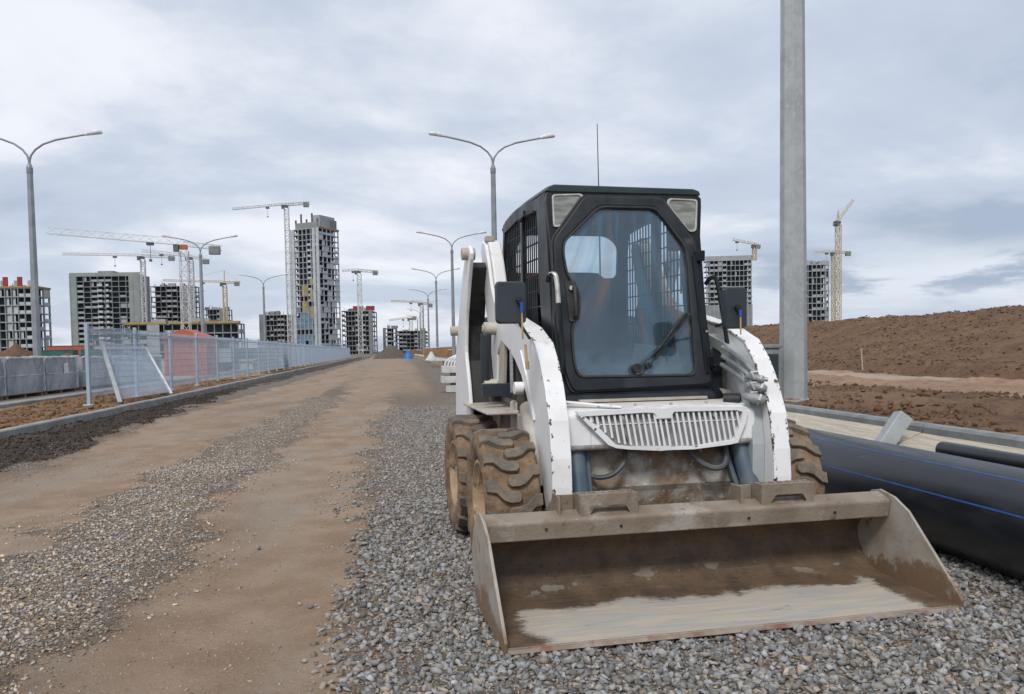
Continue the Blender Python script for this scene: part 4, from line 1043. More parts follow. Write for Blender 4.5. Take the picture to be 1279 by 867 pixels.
for s, (xa, xb) in ((-1, (-.614, -.518)), (1, (.566, .658))):
    MB().bar((xa, .955, 1.035), (xb, .955, 1.035), .004, .022).build('weld_seam', 'maroon', loader)
for x, z in ((-.42, .90), (.40, .895), (-.43, 1.22), (.425, 1.26), (-.20, .905), (.18, .902)):
    c0 = SL(Vector((x, -.002, z))); c1 = SL(Vector((x, -.009, z))); MB().tube([c0, c1], .007, 8).build('bolt', 'brass', loader)
for x in (-.30, -.1, .1, .3):
    MB().tube([(x, 1.0, .87), (x, 1.0, .882)], .009, 6).build('bolt', 'galv', loader)
# ---- quick attach frame behind the bucket
mb = MB()
for s in (-1, 1):
    a, b_ = sorted((s * .46, s * .66)); mb.prism([(.77, .08), (.77, .26), (.715, .33), (.62, .46), (.66, .47), (.80, .33), (.82, .08)], 0, a, b_)
mb.box(-.46, .46, .775, .82, .12, .20)
mb.build('quick_attach_frame', 'steel_mud', loader, .008)

# ---- bucket
BW = 1.005
prof_o = [(0, .008), (.50, .008), (.60, .02), (.68, .07), (.735, .16), (.735, .24), (.69, .31), (.56, .385)]
prof_i = [(.553, .370), (.66, .29), (.705, .225), (.705, .17), (.655, .085), (.59, .04), (.50, .026), (.0, .022)]
mb = MB(); mb.prism(prof_o + prof_i, 0, -BW, BW)
bk = mb.build('bucket', 'bfloor', loader, 0, True); bk.location.z = .006
mb = MB(); mb.prism([(.46, .322), (.446, .400), (.452, .412), (.535, .437), (.548, .430), (.58, .375), (.56, .33)], 0, -BW + .004, BW - .004); mb.build('top_beam', 'steel_mud', bk, .006)
side = [(-.005, .004), (-.012, .05), (.03, .095), (.33, .375), (.43, .425), (.535, .445), (.60, .43), (.70, .33), (.745, .24), (.745, .15), (.69, .055), (.61, .006)]
for s in (-1, 1):
    mb = MB(); mb.prism(side, 0, s * BW, s * (BW + .014)); mb.build('side_plate', 'bside', bk, .003)
mb = MB(); mb.prism([(-.020, .008), (-.012, .0195), (.012, .0235), (.012, .005)], 0, -BW, BW); mb.build('cutting_edge', 'edge_red', bk, .002)
for xc in (-.430, .463):
    # folded step bracket: slotted front face, toothed top
    mb = MB(); x0, x1 = xc - .138, xc + .138; zf, zt = .415, .512
    out_ = [(x0, zf), (x0, zt), (x1, zt), (x1, zf)]
    inn = rounded([(x0 + .045, zf + .006), (x0 + .075, zf + .045), (x1 - .06, zf + .045), (x1 - .038, zf + .006)], .008, 3)
    mb.ring(out_, inn, .466, .474, ID, (xc, zf + .028))
    mb.box(x0, x1, .474, .545, zt - .008, zt)
    mb.box(x0, x0 + .006, .474, .58, zf, zt - .008); mb.box(x1 - .006, x1, .474, .58, zf, zt - .008)
    st = mb.build('step_bracket', 'steel_mud', bk, .002)
    for k in range(6): MB().tube([(x0 + .025 + k * .045, .508, zt), (x0 + .025 + k * .045, .508, zt + .006)], .012, 8).build('grip_stud', 'steel_mud', st)
    mb = MB(); mb.prism([(.48, .40), (.49, .505), (.60, .505), (.64, .40)], 0, x0 - .095, x0 - .085); mb.box(x0 - .095, x0 - .004, .56, .57, .40, .50); mb.build('hook_plate', 'steel_mud', st, .002)
for x, z in ((-.73, .372), (-.38, .365), (.25, .362), (.70, .362)):
    mb = MB(); mb.tube([(x, .452, z), (x, .447, z)], .007, 8); mb.build('bolt_hole', 'rubber_seal', bk)

# ---- wheels
def make_wheel(x, y, s):
    """s = -1: outer side faces -x"""
    R0 = .352
    prof = [(.105, .205), (.118, .215), (.134, .255), (.142, .295), (.138, .330), (.126, .352), (.110, R0 + .002), (0, R0 + .004),
            (-.110, R0 + .002), (-.126, .352), (-.138, .330), (-.142, .295), (-.134, .255), (-.118, .215), (-.105, .205)]
    seg = 56; mb = MB(); vs = []; n = len(prof)
    for k in range(seg):
        t = 2 * PI * k / seg
        vs += [(p[0], p[1] * math.cos(t), p[1] * math.sin(t)) for p in prof]
    fs = [(k * n + i, k * n + (i + 1) % n, ((k + 1) % seg) * n + (i + 1) % n, ((k + 1) % seg) * n + i) for k in range(seg) for i in range(n)]
    mb.add(vs, fs); nb = len(mb.v)
    # hooked lugs
    half = [(-.139, -.026), (-.10, -.020), (-.06, .010), (-.025, .020), (.022, .020), (.036, .008), (.036, -.012), (.022, -.024), (-.020, -.026), (-.055, -.034), (-.10, -.066), (-.139, -.072)]
    half = [(u, (v + .02) * 1.40 - .02) for u, v in half]
    LN = 15
    for k in range(LN):
        for sd_ in (-1, 1):
            t0 = 2 * PI * (k + (.5 if sd_ > 0 else 0)) / LN + .05
            vb = []; vt = []
            for (u, v) in half:
                uu = -u * sd_ if False else (u if sd_ < 0 else -u)
                ang = t0 + v / .37
                edge = max(0, abs(uu) - .10) / .04
                r_t = .383 - .016 * edge ** 1.4; r_b = .330 if abs(uu) > .12 else R0 - .006
                ks = .93
                cu = sum(h[0] for h in half) / len(half); cu = cu if sd_ < 0 else -cu
                vb.append((uu, r_b * math.cos(ang), r_b * math.sin(ang)))
                u2 = uu if abs(uu) > .12 else cu + (uu - cu) * ks; v2 = t0 + (v * .90 - .002) / .37
                vt.append((u2, r_t * math.cos(v2), r_t * math.sin(v2)))
            nn = len(half); o = len(mb.v)
            mb.v += vb + vt
            mb.f += [tuple(o + nn + i for i in range(nn))] + [(o + i, o + (i + 1) % nn, o + nn + (i + 1) % nn, o + nn + i) for i in range(nn)]
    ty_v = len(mb.v)
    # wheel hub disc
    hb = MB(); rp_ = [(.112, .212), (.122, .222), (.124, .205), (.108, .196), (.095, .178), (.040, .165), (.028, .13), (.035, .07), (.060, .055), (.062, 0)]
    rp_ = [(-p[0] * 1.0, p[1]) for p in rp_]; rp_ += [(.10, .0), (.10, .212)]
    sg = 40; vs = []
    n2 = len(rp_)
    for k in range(sg):
        t = 2 * PI * k / sg; vs += [(p[0], p[1] * math.cos(t), p[1] * math.sin(t)) for p in rp_]
    hb.add(vs, [(k * n2 + i, k * n2 + i + 1, ((k + 1) % sg) * n2 + i + 1, ((k + 1) % sg) * n2 + i) for k in range(sg) for i in range(n2 - 1)])
    for k in range(8):
        t = 2 * PI * k / 8 + .2; hb.tube([(-.028, .10 * math.cos(t), .10 * math.sin(t)), (-.052, .10 * math.cos(t), .10 * math.sin(t))], .013, 6)
    w_ = hb.build('wheel', 'rim', loader, 0, True)
    w_.location = (x, y, .375); w_.rotation_euler = (random.uniform(0, 6), 0, 0 if s < 0 else PI)
    ty = mb.build('tyre', 'tyre', w_, 0, True)
    at_ = ty.data.attributes.new('lug', 'FLOAT', 'POINT')
    at_.data.foreach_set('value', [0.0] * nb + [1.0] * (ty_v - nb))
    md = ty.modifiers.new('bevel', 'BEVEL'); md.width = .0035; md.segments = 2; md.limit_method = 'ANGLE'; md.angle_limit = math.radians(50)
    return w_
w1 = make_wheel(-.783, 1.20, -1)
for (x, y, s) in ((-.783, 2.17, -1), (.783, 1.20, 1), (.783, 2.17, 1)):
    c_ = w1.copy(); COL.objects.link(c_); c_.parent = loader; c_.location = (x, y, .375); c_.rotation_euler = (random.uniform(0, 6), 0, 0 if s < 0 else PI)
    for k_ in w1.children:
        d_ = k_.copy(); COL.objects.link(d_); d_.parent = c_
for y_ in (1.2, 2.17): MB().tube([(-.70, y_, .375), (.70, y_, .375)], .06, 12).build('axle', 'engine', loader)

# ================================================================== right-hand side: pipes, post, stub
PX, PR = 3.10, .27
def pipe(name, x, z, r, y0, y1, label, stripes, seg=64, group=None):
    t = empty(name, (x, y0, z), 0, label, 'pipe', group)
    mb = MB(); L = y1 - y0; vs = []; th = r * .12
    rings = [(0, r - th), (0, r), (L, r), (L, r - th)]
    for (yy, rr) in rings: vs += [(rr * math.cos(2 * PI * k / seg), yy, rr * math.sin(2 * PI * k / seg)) for k in range(seg)]
    mb.add(vs, [(i * seg + k, i * seg + (k + 1) % seg, ((i + 1) % 4) * seg + (k + 1) % seg, ((i + 1) % 4) * seg + k) for i in range(4) for k in range(seg)])
    mb.build('pipe_wall', 'pipe', t, 0, True)
    for a in stripes:
        mb = MB(); ta = math.radians(a); dw = .0042 / r
        ny = 40; vs = []
        for i in range(ny + 1):
            yy = .01 + (L - .02) * i / ny
            for s_, rr in ((-1, r + .0008), (1, r + .0008), (1, r - .002), (-1, r - .002)):
                vs.append((rr * math.cos(ta + s_ * dw), yy, rr * math.sin(ta + s_ * dw)))
        mb.add(vs, [(i * 4 + k, i * 4 + (k + 1) % 4, (i + 1) * 4 + (k + 1) % 4, (i + 1) * 4 + k) for i in range(ny) for k in range(4)])
        mb.build('blue_stripe', 'stripe', t)
    return t
pipe('water_pipe', PX - .02, PR - .005, PR, .9, 6.05, 'large black plastic water pipe with blue stripes lying on the gravel beside the loader', (118, 158, 40))
pipe('water_pipe', 3.372, .505, .05, 1.6, 4.55, 'thin dark pipe lying on the pale bedding behind the large black pipe', (70,), 24)
st = empty('steel_offcut', (3.30, 4.98, .50), math.radians(-12), 'short square galvanised steel offcut leaning between the large pipe and the right kerb', 'steel offcut')
mb = MB(); TR = Matrix.Rotation(math.radians(38), 4, 'Y') @ Matrix.Rotation(math.radians(-12), 4, 'X')
h, q = .050, .006
mb.ring([(-h, -h), (h, -h), (h, h), (-h, h)], [(-h + q, -h + q), (h - q, -h + q), (h - q, h - q), (-h + q, h - q)], -.19, .17, lambda v: TR @ Vector((v.x, v.z, v.y)) + Vector((0, 0, .05)), (0, 0))
mb.build('tube_wall', 'galv', st, .004)
mb = MB(); mb.prism([(-h + q, -h + q), (h - q, -h + q), (h - q, h - q), (-h + q, h - q)], 1, .150, .155, lambda v: TR @ Vector((v.x, v.z, v.y)) + Vector((0, 0, .05))); mb.build('inner_plug', 'plastic', st)
# dark grey cabinet standing beside the post, partly behind the arm
cbx = empty('utility_box', (3.83, 8.0, .52), math.radians(4), 'dark grey utility box beside the near galvanised post, behind the loader arm', 'utility box')
mb = MB(); mb.box(-.22, .14, -.12, .12, 0, .62); mb.build('cabinet', 'kerb_r', cbx, .01)
mb = MB(); mb.box(-.24, .16, -.14, .14, .62, .66); mb.build('lid', 'kerb_r', cbx, .01)
mb = MB(); mb.box(-.20, .12, -.128, -.12, .05, .56); mb.build('door', 'plastic', cbx, .004)

def octpole(mb, z0, z1, r0, r1, n=8, x=0, y=0, rot=PI / 8):
    vs = []
    for z, r in ((z0, r0), (z1, r1)): vs += [(x + r * math.cos(rot + 2 * PI * k / n), y + r * math.sin(rot + 2 * PI * k / n), z) for k in range(n)]
    mb.add(vs, [tuple(range(n)), tuple(range(2 * n - 1, n - 1, -1))] + [(k, (k + 1) % n, n + (k + 1) % n, n + k) for k in range(n)])

def lamp(X, Y, zb, label, top=9.0, near=False, mt='galv_far', group='double arm street lamps along the road', rz_=0):
    t = empty('street_lamp', (X, Y, zb), rz_, label, 'street lamp', group)
    mb = MB(); octpole(mb, 0, 7.9, .146, .102); mb.build('pole', 'galv' if near else mt, t, .002 if near else 0)
    mb = MB(); mb.box(-.2, .2, -.2, .2, -.05, .03); mb.build('base_plate', 'galv', t)
    mb = MB(); mb.tube([(0, 0, 7.86), (0, 0, 8.05), (0, 0, 8.2)], [.115, .115, .06], 10); mb.tube([(0, 0, 8.2), (0, 0, 8.45)], .05, 8); mb.build('collar', mt, t)
    for s in (-1, 1):
        pts = [(0, 0, 8.25)] + [(s * u, 0, z) for u, z in ((.06, 8.5), (.22, 8.72), (.5, 8.93), (.95, 9.1), (1.5, 9.22), (2.05, 9.33))]
        mb = MB(); mb.tube(pts, .038, 8); a_ = mb.build('arm', mt, t, 0, True)
        mb = MB(); mb.tube([(s * 1.98, 0, 9.32), (s * 2.1, 0, 9.37), (s * 2.35, 0, 9.42), (s * 2.56, 0, 9.42), (s * 2.62, 0, 9.40)], [.05, .085, .10, .075, .02], 10); mb.build('lamp_head', 'lampwhite', a_, 0, True)
    return t
# the big post right beside the camera side of the loader
lamp(4.235, 8.1, .56, 'near galvanised octagonal lamp post standing on the raised ground beyond the pipe', near=True)
P_ = at(620, 440, 33); lamp(P_.x, 33, .55, 'street lamp directly behind the loader cab, nearest of the right row in full view')
P_ = at(567, 440, 59.5); lamp(P_.x, 59.5, .45, 'second street lamp behind the raised rear arm of the loader')
P_ = at(546.5, 440, 86); lamp(P_.x, 86, .45, 'third street lamp on the right side, left of the loader')
for i, (px, Y, hp) in enumerate(((536, 111, 356), (529.5, 137, 372), (525.5, 163, 385), (522.5, 190, 392))):
    P_ = at(px, 440, Y); lamp(P_.x, Y, .2, ['fourth street lamp of the right row, ahead of the distant grey block', 'fifth street lamp of the right row, thin and far off', 'sixth street lamp of the right row, far off', 'farthest street lamp of the right row'][i])
P_ = at(47, 442, 32.5); lamp(P_.x, 32.5, .2, 'street lamp behind the wrapped block stacks, nearest of the left row')
P_ = at(254.5, 440, 60); lamp(P_.x, 60, .2, 'street lamp above the orange red shed behind the fence')
P_ = at(331.5, 440, 89); lamp(P_.x, 89, .2, 'farthest street lamp of the left row, before the low unfinished block')

# ================================================================== mesh fence on the left
fx = lambda y: -6.42 - .012 * y
fe = empty('mesh_fence', (fx(18.6), 18.6, .0), 0, 'long pale blue mesh fence on steel posts above the left kerb', 'fence')
OX, OY = fx(18.6), 18.6
F_TOP = 1.86; NP_ = 39; SP = 3.4
for i in range(NP_):
    y = i * SP; x = fx(OY + y) - OX
    mb = MB(); mb.box(x - .035, x + .035, y - .05, y + .05, .10, F_TOP + .04); mb.box(x - .10, x + .10, y - .10, y + .10, .10, .135)
    mb.build('post', 'fencem', fe, .004 if i < 5 else 0)
    if i < NP_ - 1:
        mb = MB(); x2 = fx(OY + y + SP) - OX; a = .05; ztop = F_TOP - .02; zb = .22
        if i == 0: zb = .30
        near_ = i < 14
        nw = 66 if near_ else 44; wd = .0048 if near_ else .012
        for k in range(nw + 1):
            t_ = (a + (SP - 2 * a) * k / nw); xx = x + (x2 - x) * t_ / SP
            mb.bar((xx, y + t_, zb), (xx, y + t_, ztop), wd)
        for z in np.linspace(zb, ztop, 9):
            mb.bar((x, y + a, z), (x2, y + SP - a, z), .007)
        mb.build('mesh_panel', 'fencem', fe)
        mb = MB(); mb.bar((x + .03, y + a, F_TOP - .14), (x2 + .03, y + SP - a, F_TOP - .14), .045, .045); mb.build('rail', 'fencem', fe)
# loose panel leaning on the first bay, feet on the kerb
A0 = Vector((-5.50, 14.9, .19)); A1 = Vector((-5.50, 17.35, .19)); T0 = Vector((-6.45, 17.0, 1.58)); T1 = Vector((-6.42, 20.4, 1.55))
A0 = at(150, 503, 15.2); A0.z = .19; A0.x = -5.52
def onkerb(px, py, z=.18):
    v = at(px, py, 10) - Vector((0, 0, EYE)); t = (z - EYE) / v.z; return Vector((0, 0, EYE)) + v * t
A0 = onkerb(150, 503); A1 = onkerb(214, 492)
def onfence(px, py):
    v = at(px, py, 10) - Vector((0, 0, EYE)); y = -6.42 / (v.x / v.y); x = fx(y) + .06; t = x / v.x; return Vector((0, 0, EYE)) + v * t
T0 = onfence(126, 426); T1 = onfence(181, 434)
lp = empty('fence_panel', A0, 0, 'loose mesh panel in a pale tube frame leaning on the fence, feet on the kerb', 'fence panel')
q = lambda p: p - A0
for nm, a, b_, wd in (('frame_tube', A0, T0, .085), ('frame_tube', A1, T1, .07), ('top_tube', T0.lerp(A0, .12), T1.lerp(A1, .02), .045)):
    mb = MB(); mb.bar(q(a), q(b_), wd, .05); mb.build(nm, 'galv' if wd > .08 else 'lampwhite', lp, .004)
mb = MB(); mb.bar(q(A1 + Vector((-.12, .25, .05))), q(T1 + Vector((-.12, .25, .0))), .03); mb.build('side_tube', 'lampwhite', lp)
mb = MB()
for k in range(1, 56):
    t_ = k / 56; mb.bar(q(A0.lerp(A1, t_) + (T0 - A0) * .04), q(T0.lerp(T1, t_)), .007)
for k in range(1, 10):
    t_ = k / 10; mb.bar(q(A0.lerp(T0, t_)), q(A1.lerp(T1, t_)), .008)
mb.build('mesh', 'fencem', lp)

# ================================================================== wrapped stacks of blocks
def stack(y, L, label, paper=False, h=1.10, x=-10.15):
    t = empty('wrapped_block_stack', (x, y, .07), 0, label, 'block stack', 'film wrapped stacks of concrete blocks')
    mb = MB()
    for k in (.1, L / 2, L - .1): mb.box(-1.1, -.04, k - .05, k + .05, 0, .10)
    mb.box(-1.12, -.0, .04, L - .04, .10, .13); mb.build('pallet', 'pallet', t)
    rows = 2; hh = (h - .13) / rows
    for r in range(rows):
        mb = MB(); nb = max(2, int(L / .55))
        for k in range(nb):
            a, b_ = .03 + (L - .06) * k / nb, .03 + (L - .06) * (k + 1) / nb - .012
            j = random.uniform(-.02, .02)
            mb.box(-1.12 + j, -.02 + j, a, b_, .13 + hh * r + .004, .13 + hh * (r + 1) - .008)
        mb.build('block_layer', 'blk', t, .012)
    mb = MB(); nu = 10; vs = []
    e = .012
    # film drawn round the load, slightly slack
    g = [(0 + e, 0 - e), (0 + e, L + e), (-1.14, L + e), (-1.14, -e)]
    pts = []
    for i in range(4):
        for k in range(nu):
            t_ = k / nu; pts.append((g[i][0] * (1 - t_) + g[(i + 1) % 4][0] * t_, g[i][1] * (1 - t_) + g[(i + 1) % 4][1] * t_))
    zs = [.12, .3, .55, .62, .85, h + .01]; n = len(pts)
    for z in zs: vs += [(p[0] + random.uniform(-.004, .022), p[1] + random.uniform(-.008, .008), z) for p in pts]
    mb.add(vs, [(i * n + k, i * n + (k + 1) % n, (i + 1) * n + (k + 1) % n, (i + 1) * n + k) for i in range(len(zs) - 1) for k in range(n)] + [tuple((len(zs) - 1) * n + k for k in range(n))])
    mb.build('film_wrap', 'wrap', t)
    for zz_, ww in ((h + .005, .05), (.13 + hh, .02)):
        mb = MB(); pts = [(.03 + random.uniform(-.01, .012), L * k / 14, zz_ + random.uniform(-.012, .012)) for k in range(15)]; mb.tube(pts, [ww * random.uniform(.3, 1) for _ in pts], 6); mb.build('film_fold', 'foldfilm', t, 0, True)
    mb = MB(); pts = [(.03 + random.uniform(-.01, .012), L * .97 + random.uniform(-.04, .03), .13 + (h - .13) * k / 8) for k in range(9)]; mb.tube(pts, [.03 * random.uniform(.3, 1) for _ in pts], 6); mb.build('film_fold', 'foldfilm', t, 0, True)
    if paper:
        mb = MB(); mb.prism([(.0, .0), (.34, .05), (.30, .36), (-.03, .30)], 0, .035, .038, lambda v: v + Vector((0, L * .52, .58))); mb.build('paper_sheet', 'paper', t)
    return t
P0 = onkerb(106, 489, .05)
stack(20.3, 2.35, 'wrapped block stack at the left picture edge')
stack(22.75, 2.3, 'wrapped block stack left of the one with the paper sheet')
stack(25.15, 2.35, 'wrapped block stack with a white paper sheet on its film', True)
stack(27.9, 2.8, 'wrapped block stack seen through the leaning mesh panel', h=1.08)
stack(30.9, 2.8, 'wrapped block stack behind the second fence post', h=1.08)
stack(33.9, 2.9, 'wrapped block stack nearest the orange red shed', h=1.06)
stack(56, 4.5, 'pale wrapped stack far along behind the fence', h=1.15, x=-11.2)

# ================================================================== buildings
def clabel(t, *a): pass
def building(name, px_l, px_m, px_r, py_top, Y, label, floors, bl, br, mats=('conc', 'conc', 'coredark'), infill=.2, infR=None, zb=-1, endL=0, endR=0, crown=None, solidR=False, alpha=None, glassrows=None, roofbits=4, inf_m='conc_lt', slab_t=.34, cat='unfinished building'):
    """corner nearest the camera at px_m; left face spans px_l..px_m, right face px_m..px_r"""
    C0 = at(px_m, 440, Y); C0.z = 0
    top = at((px_l + px_r) / 2, py_top, Y).z
    al = math.radians(alpha if alpha is not None else 20)
    dL = Vector((-math.cos(al), math.sin(al), 0)); dR = Vector((math.sin(al), math.cos(al), 0))
    def width(px, d):
        v = at(px, 440, Y); v.z = 0; # C0 + d*w is along v
        return (C0.x * v.y - C0.y * v.x) / (d.y * v.x - d.x * v.y)
    wL = width(px_l, dL) if px_l < px_m - .5 else 14
    wR = width(px_r, dR) if px_r > px_m + .5 else 16
    wR = 9 if not 4 < wR < 80 else max(wR, 9)
    t = empty(name, (C0.x, C0.y, zb), math.atan2(-dL.y, -dL.x), label, cat)   # local -X runs along the left face, +Y into the depth
    H = top - zb; fh = H / floors
    rr = random.Random(int(px_l * 7 + Y))
    # core behind the open bays
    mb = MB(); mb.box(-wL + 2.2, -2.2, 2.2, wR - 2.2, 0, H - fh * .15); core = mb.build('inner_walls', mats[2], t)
    for f in range(floors + 1):
        mb = MB(); z = f * fh; mb.box(-wL, 0, 0, wR, z - slab_t, z + 0.0)
        mb.build('floor_slab', mats[0], t)
    xs_ = [-(wL) * k / bl for k in range(bl + 1)]; ys_ = [wR * k / br for k in range(br + 1)]
    def col(x, y, wx, wy, mt=mats[1]):
        mb = MB(); mb.box(x - wx, x + wx, y - wy, y + wy, -.5, H - slab_t - .01); mb.build('column', mt, t)
    for k, x in enumerate(xs_): col(min(max(x, -wL + .45), -.45), .20, .10, .42)
    for k, y in enumerate(ys_[1:]): col(-.32, min(y, wR - .4), .26, .28)
    # end walls (solid strips)
    if endL:
        mb = MB(); mb.box(-wL - .05, -wL + wL * endL, -.06, 1.5, -.5, H + .3); mb.build('end_wall', mats[1], t)
    if endR:
        mb = MB(); mb.box(-wL * endR, .05, -.06, 1.5, -.5, H + .3); mb.build('end_wall', mats[1], t)
    if solidR:
        mb = MB(); mb.box(-1.2, .06, -.08, wR + .05, -.5, H + .3); mb.build('side_wall', mats[1], t)
    made = {}
    def put(nm, mt_, *b6):
        made[nm] = made.get(nm, 0) + 1
        if made[nm] > 96: spare.setdefault((nm, mt_), MB()).box(*b6)
        else: q_ = MB(); q_.box(*b6); q_.build(nm, mt_, t)
    spare = {}
    for k in range(bl):
        full_col = rr.random() < infill; p_col = .93 if full_col else .06 + infill * .12; par = rr.random() < .5
        for f in range(floors):
            x0, x1 = xs_[k + 1] + .24, xs_[k] - .24; z0 = f * fh + .01; z1 = (f + 1) * fh - slab_t - .01
            u = rr.random()
            if glassrows and f < glassrows * floors and u < .85: put('glazing', 'glassb', x0, x1, .14, .2, z0, z1); continue
            if u < p_col: put('wall_panel', inf_m, x0, x0 + (x1 - x0) * rr.choice((1, .5, .35)), .5, .6, z0, z1)
            elif u < p_col + (.75 if par else .08): put('wall_panel', inf_m, x0, x1, .12, .2, z0, z0 + (z1 - z0) * .36)
    if not solidR:
        iR = infill * 1.3 if infR is None else infR
        for k in range(br):
            for f in range(floors):
                y0, y1 = ys_[k] + .4, ys_[k + 1] - .4; z0 = f * fh + .01; z1 = (f + 1) * fh - slab_t - .01; u = rr.random()
                if u < iR: put('wall_panel', inf_m, -.22, -.12, y0, y0 + (y1 - y0) * rr.choice((1, .5)), z0, z1)
                elif u < iR + .25: put('wall_panel', inf_m, -.22, -.12, y0, y1, z0, z0 + (z1 - z0) * .4)
    for (nm, mt_), q_ in spare.items(): q_.build(nm, mt_, t)['kind'] = 'stuff'
    # roof clutter
    for k in range(roofbits):
        x = -wL * rr.uniform(.1, .9); y = wR * rr.uniform(.1, .6); w_ = rr.uniform(.6, 3); h_ = rr.uniform(.6, 2.4)
        mb = MB(); mb.box(x - w_, x + w_, y - 1, y + 1, H - .01, H + h_); mb.build('roof_block', mats[1] if k % 2 else 'conc_lt', t)
    for k in range(roofbits * 2):
        x = -wL * rr.uniform(.05, .95); mb = MB(); mb.bar((x, wR * .2, H), (x, wR * .2, H + rr.uniform(.8, 2.6)), .16); mb.build('starter_bar', 'crane_d', t)
    if crown: crown(t, wL, wR, H, fh)
    return t

def crown_red(t, wL, wR, H, fh):
    mb = MB(); mb.box(-wL - .3, .3, -.3, wR, H + .01, H + .5); mb.build('formwork_deck', 'orange_form', t)
    for k in range(5):
        x = -wL * (.04 + .2 * k); mb = MB(); mb.box(x - 1.0, x + .5, .2, .8, H + .5, H + 3.8); mb.build('formwork_panel', 'redform', t)
    for k in range(5):
        x = -wL * (.12 + .19 * k); mb = MB(); mb.box(x - .7, x + .7, .8, 1.5, H + .5, H + 2.6); mb.build('stair_core', 'conc_lt', t)
building('apartment_block', -40, 50, 53, 359.5, 300, 'unfinished block with red formwork on top at the left picture edge', 9, 11, 2, ('conc_lt', 'conc_lt', 'coredark'), .2, crown=crown_red, roofbits=2, alpha=4, inf_m='conc_wh')
def crown_flat(t, wL, wR, H, fh):
    mb = MB(); mb.box(-wL * .62, -wL * .40, 2, 8, H, H + 2.6); mb.build('stair_head', 'conc_gr', t)
    mb = MB(); mb.box(-wL, 0, 0, .4, H, H + 1.6); mb.build('parapet', 'conc_gr', t)
    for a, b_ in ((.40, .47), (.52, .56)):
        for f in range(15): MB().box(-wL + wL * a, -wL + wL * b_, -.9, .1, f * fh, f * fh + fh * .42).build('balcony', 'conc_wh', t)
building('apartment_block', 90, 178, 190, 344, 430, 'wide greenish grey unfinished block of sixteen storeys, left of the tallest white crane', 16, 10, 3, ('conc', 'conc_gr', 'coredark'), .12, endL=.10, endR=.16, crown=crown_flat, alpha=6, solidR=True)
building('apartment_block', 190, 244, 252, 357, 470, 'dark open framed block directly behind the big white crane mast', 14, 8, 2, ('conc', 'conc', 'coredark'), .15, endR=.30, alpha=5)
building('apartment_block', 255, 285, 292, 386, 480, 'small open framed block on top of the long podium', 9, 7, 2, ('conc_lt', 'conc', 'coredark'), .12, endR=.32, alpha=5)
def crown_pod(t, wL, wR, H, fh):
    for (a, b_) in ((0, .3), (.34, .6), (.62, .98)):
        mb = MB(); mb.box(-wL * b_, -wL * a, -.6, 2, H + .02, H + .9); mb.build('formwork_edge', 'ochre', t)
    mb = MB(); mb.box(-wL * .55, -wL * .04, -.2, -.1, 0, fh * .8); mb.build('green_net', 'greennet', t)
    mb = MB(); mb.box(-wL * .78, -wL * .68, -.5, .1, 0, H); mb.build('stair_wall', 'conc_lt', t)
building('parking_podium', 153, 300, 307, 404.5, 330, 'low wide podium with yellow formwork edge in front of the blocks', 4, 14, 2, ('conc_lt', 'conc_lt', 'coredark'), .05, crown=crown_pod, alpha=3, roofbits=5)
building('apartment_block', 325, 365, 374, 393, 470, 'low unfinished block left of the tall tower foot', 8, 9, 2, ('conc_lt', 'conc', 'coredark'), .15, endL=.2, alpha=5)
def crown_tower(t, wL, wR, H, fh):
    mb = MB(); mb.box(-wL * .86, -wL * .08, 1.2, wR * .55, H + .01, H + 3.4); mb.build('crown_wall', 'conc', t)
    mb = MB(); mb.box(-.6, .25, wR * .0, wR + .2, H, H + .8); mb.build('edge_deck', 'orange_form', t)
    mb = MB(); mb.box(-wL * .32, -.6, 2.0, wR * .85, H, H + 7.0); mb.build('stair_core', 'conc_lt', t)
    mb = MB(); mb.box(-wL * .2, .05, wR * .55, wR * .9, H, H + 5.4); mb.build('roof_box', 'cwt', t)
    for k in range(5):
        x = -wL * (.1 + .19 * k); mb = MB(); mb.box(x - .35, x + .35, 1.5, 2.2, H + 3.4, H + 5.2 + (k % 2) * 3); mb.build('starter_wall', 'crane_d', t)
    for (a, b_) in ((.46, .64), (.20, .36)):
        for f in range(8, 15):
            if (f * 7 + int(a * 10)) % 3: MB().box(-wL * b_, -wL * a, .02, .3, f * fh + .1, (f + 1) * fh - .5).build('ochre_panel', 'ochre', t)
    for a in (.0, .13, .86):
        mb = MB(); mb.box(-wL * (a + .10), -wL * a - .02, -.12, .2, -.5, H); mb.build('facade_strip', 'conc_wh', t)
building('apartment_tower', 366.5, 402, 427, 284, 440, 'tallest tower, grey white concrete with ochre panels half way up', 24, 7, 5, ('conc_lt', 'conc_wh', 'coredark'), .12, .42, glassrows=.38, crown=crown_tower, alpha=33, inf_m='conc_wh', zb=-4)
building('apartment_block', 427.5, 466, 472, 388, 460, 'unfinished block with red formwork bits right of the tall tower', 9, 9, 2, ('conc_lt', 'conc', 'coredark'), .12, endR=.12, alpha=5, roofbits=5, crown=lambda t, wL, wR, H, fh: [MBx.build('formwork_panel', 'redform', t) for MBx in [MB().box(-wL * a, -wL * a + 2.4, .3, 1, H, H + 2.6) for a in (.2, .42, .62, .06)]])
building('low_block', 479, 495, 497, 410, 480, 'small grey block at the left of the far group beyond the gravel heap', 6, 3, 1, ('conc', 'conc', 'coredark'), .3, endL=.2, alpha=4, roofbits=2)
building('low_block', 494, 532, 536, 413, 480, 'long grey open framed block behind the far street lamps', 6, 8, 1, ('conc', 'conc', 'coredark'), .12, endR=.1, alpha=4, roofbits=4)
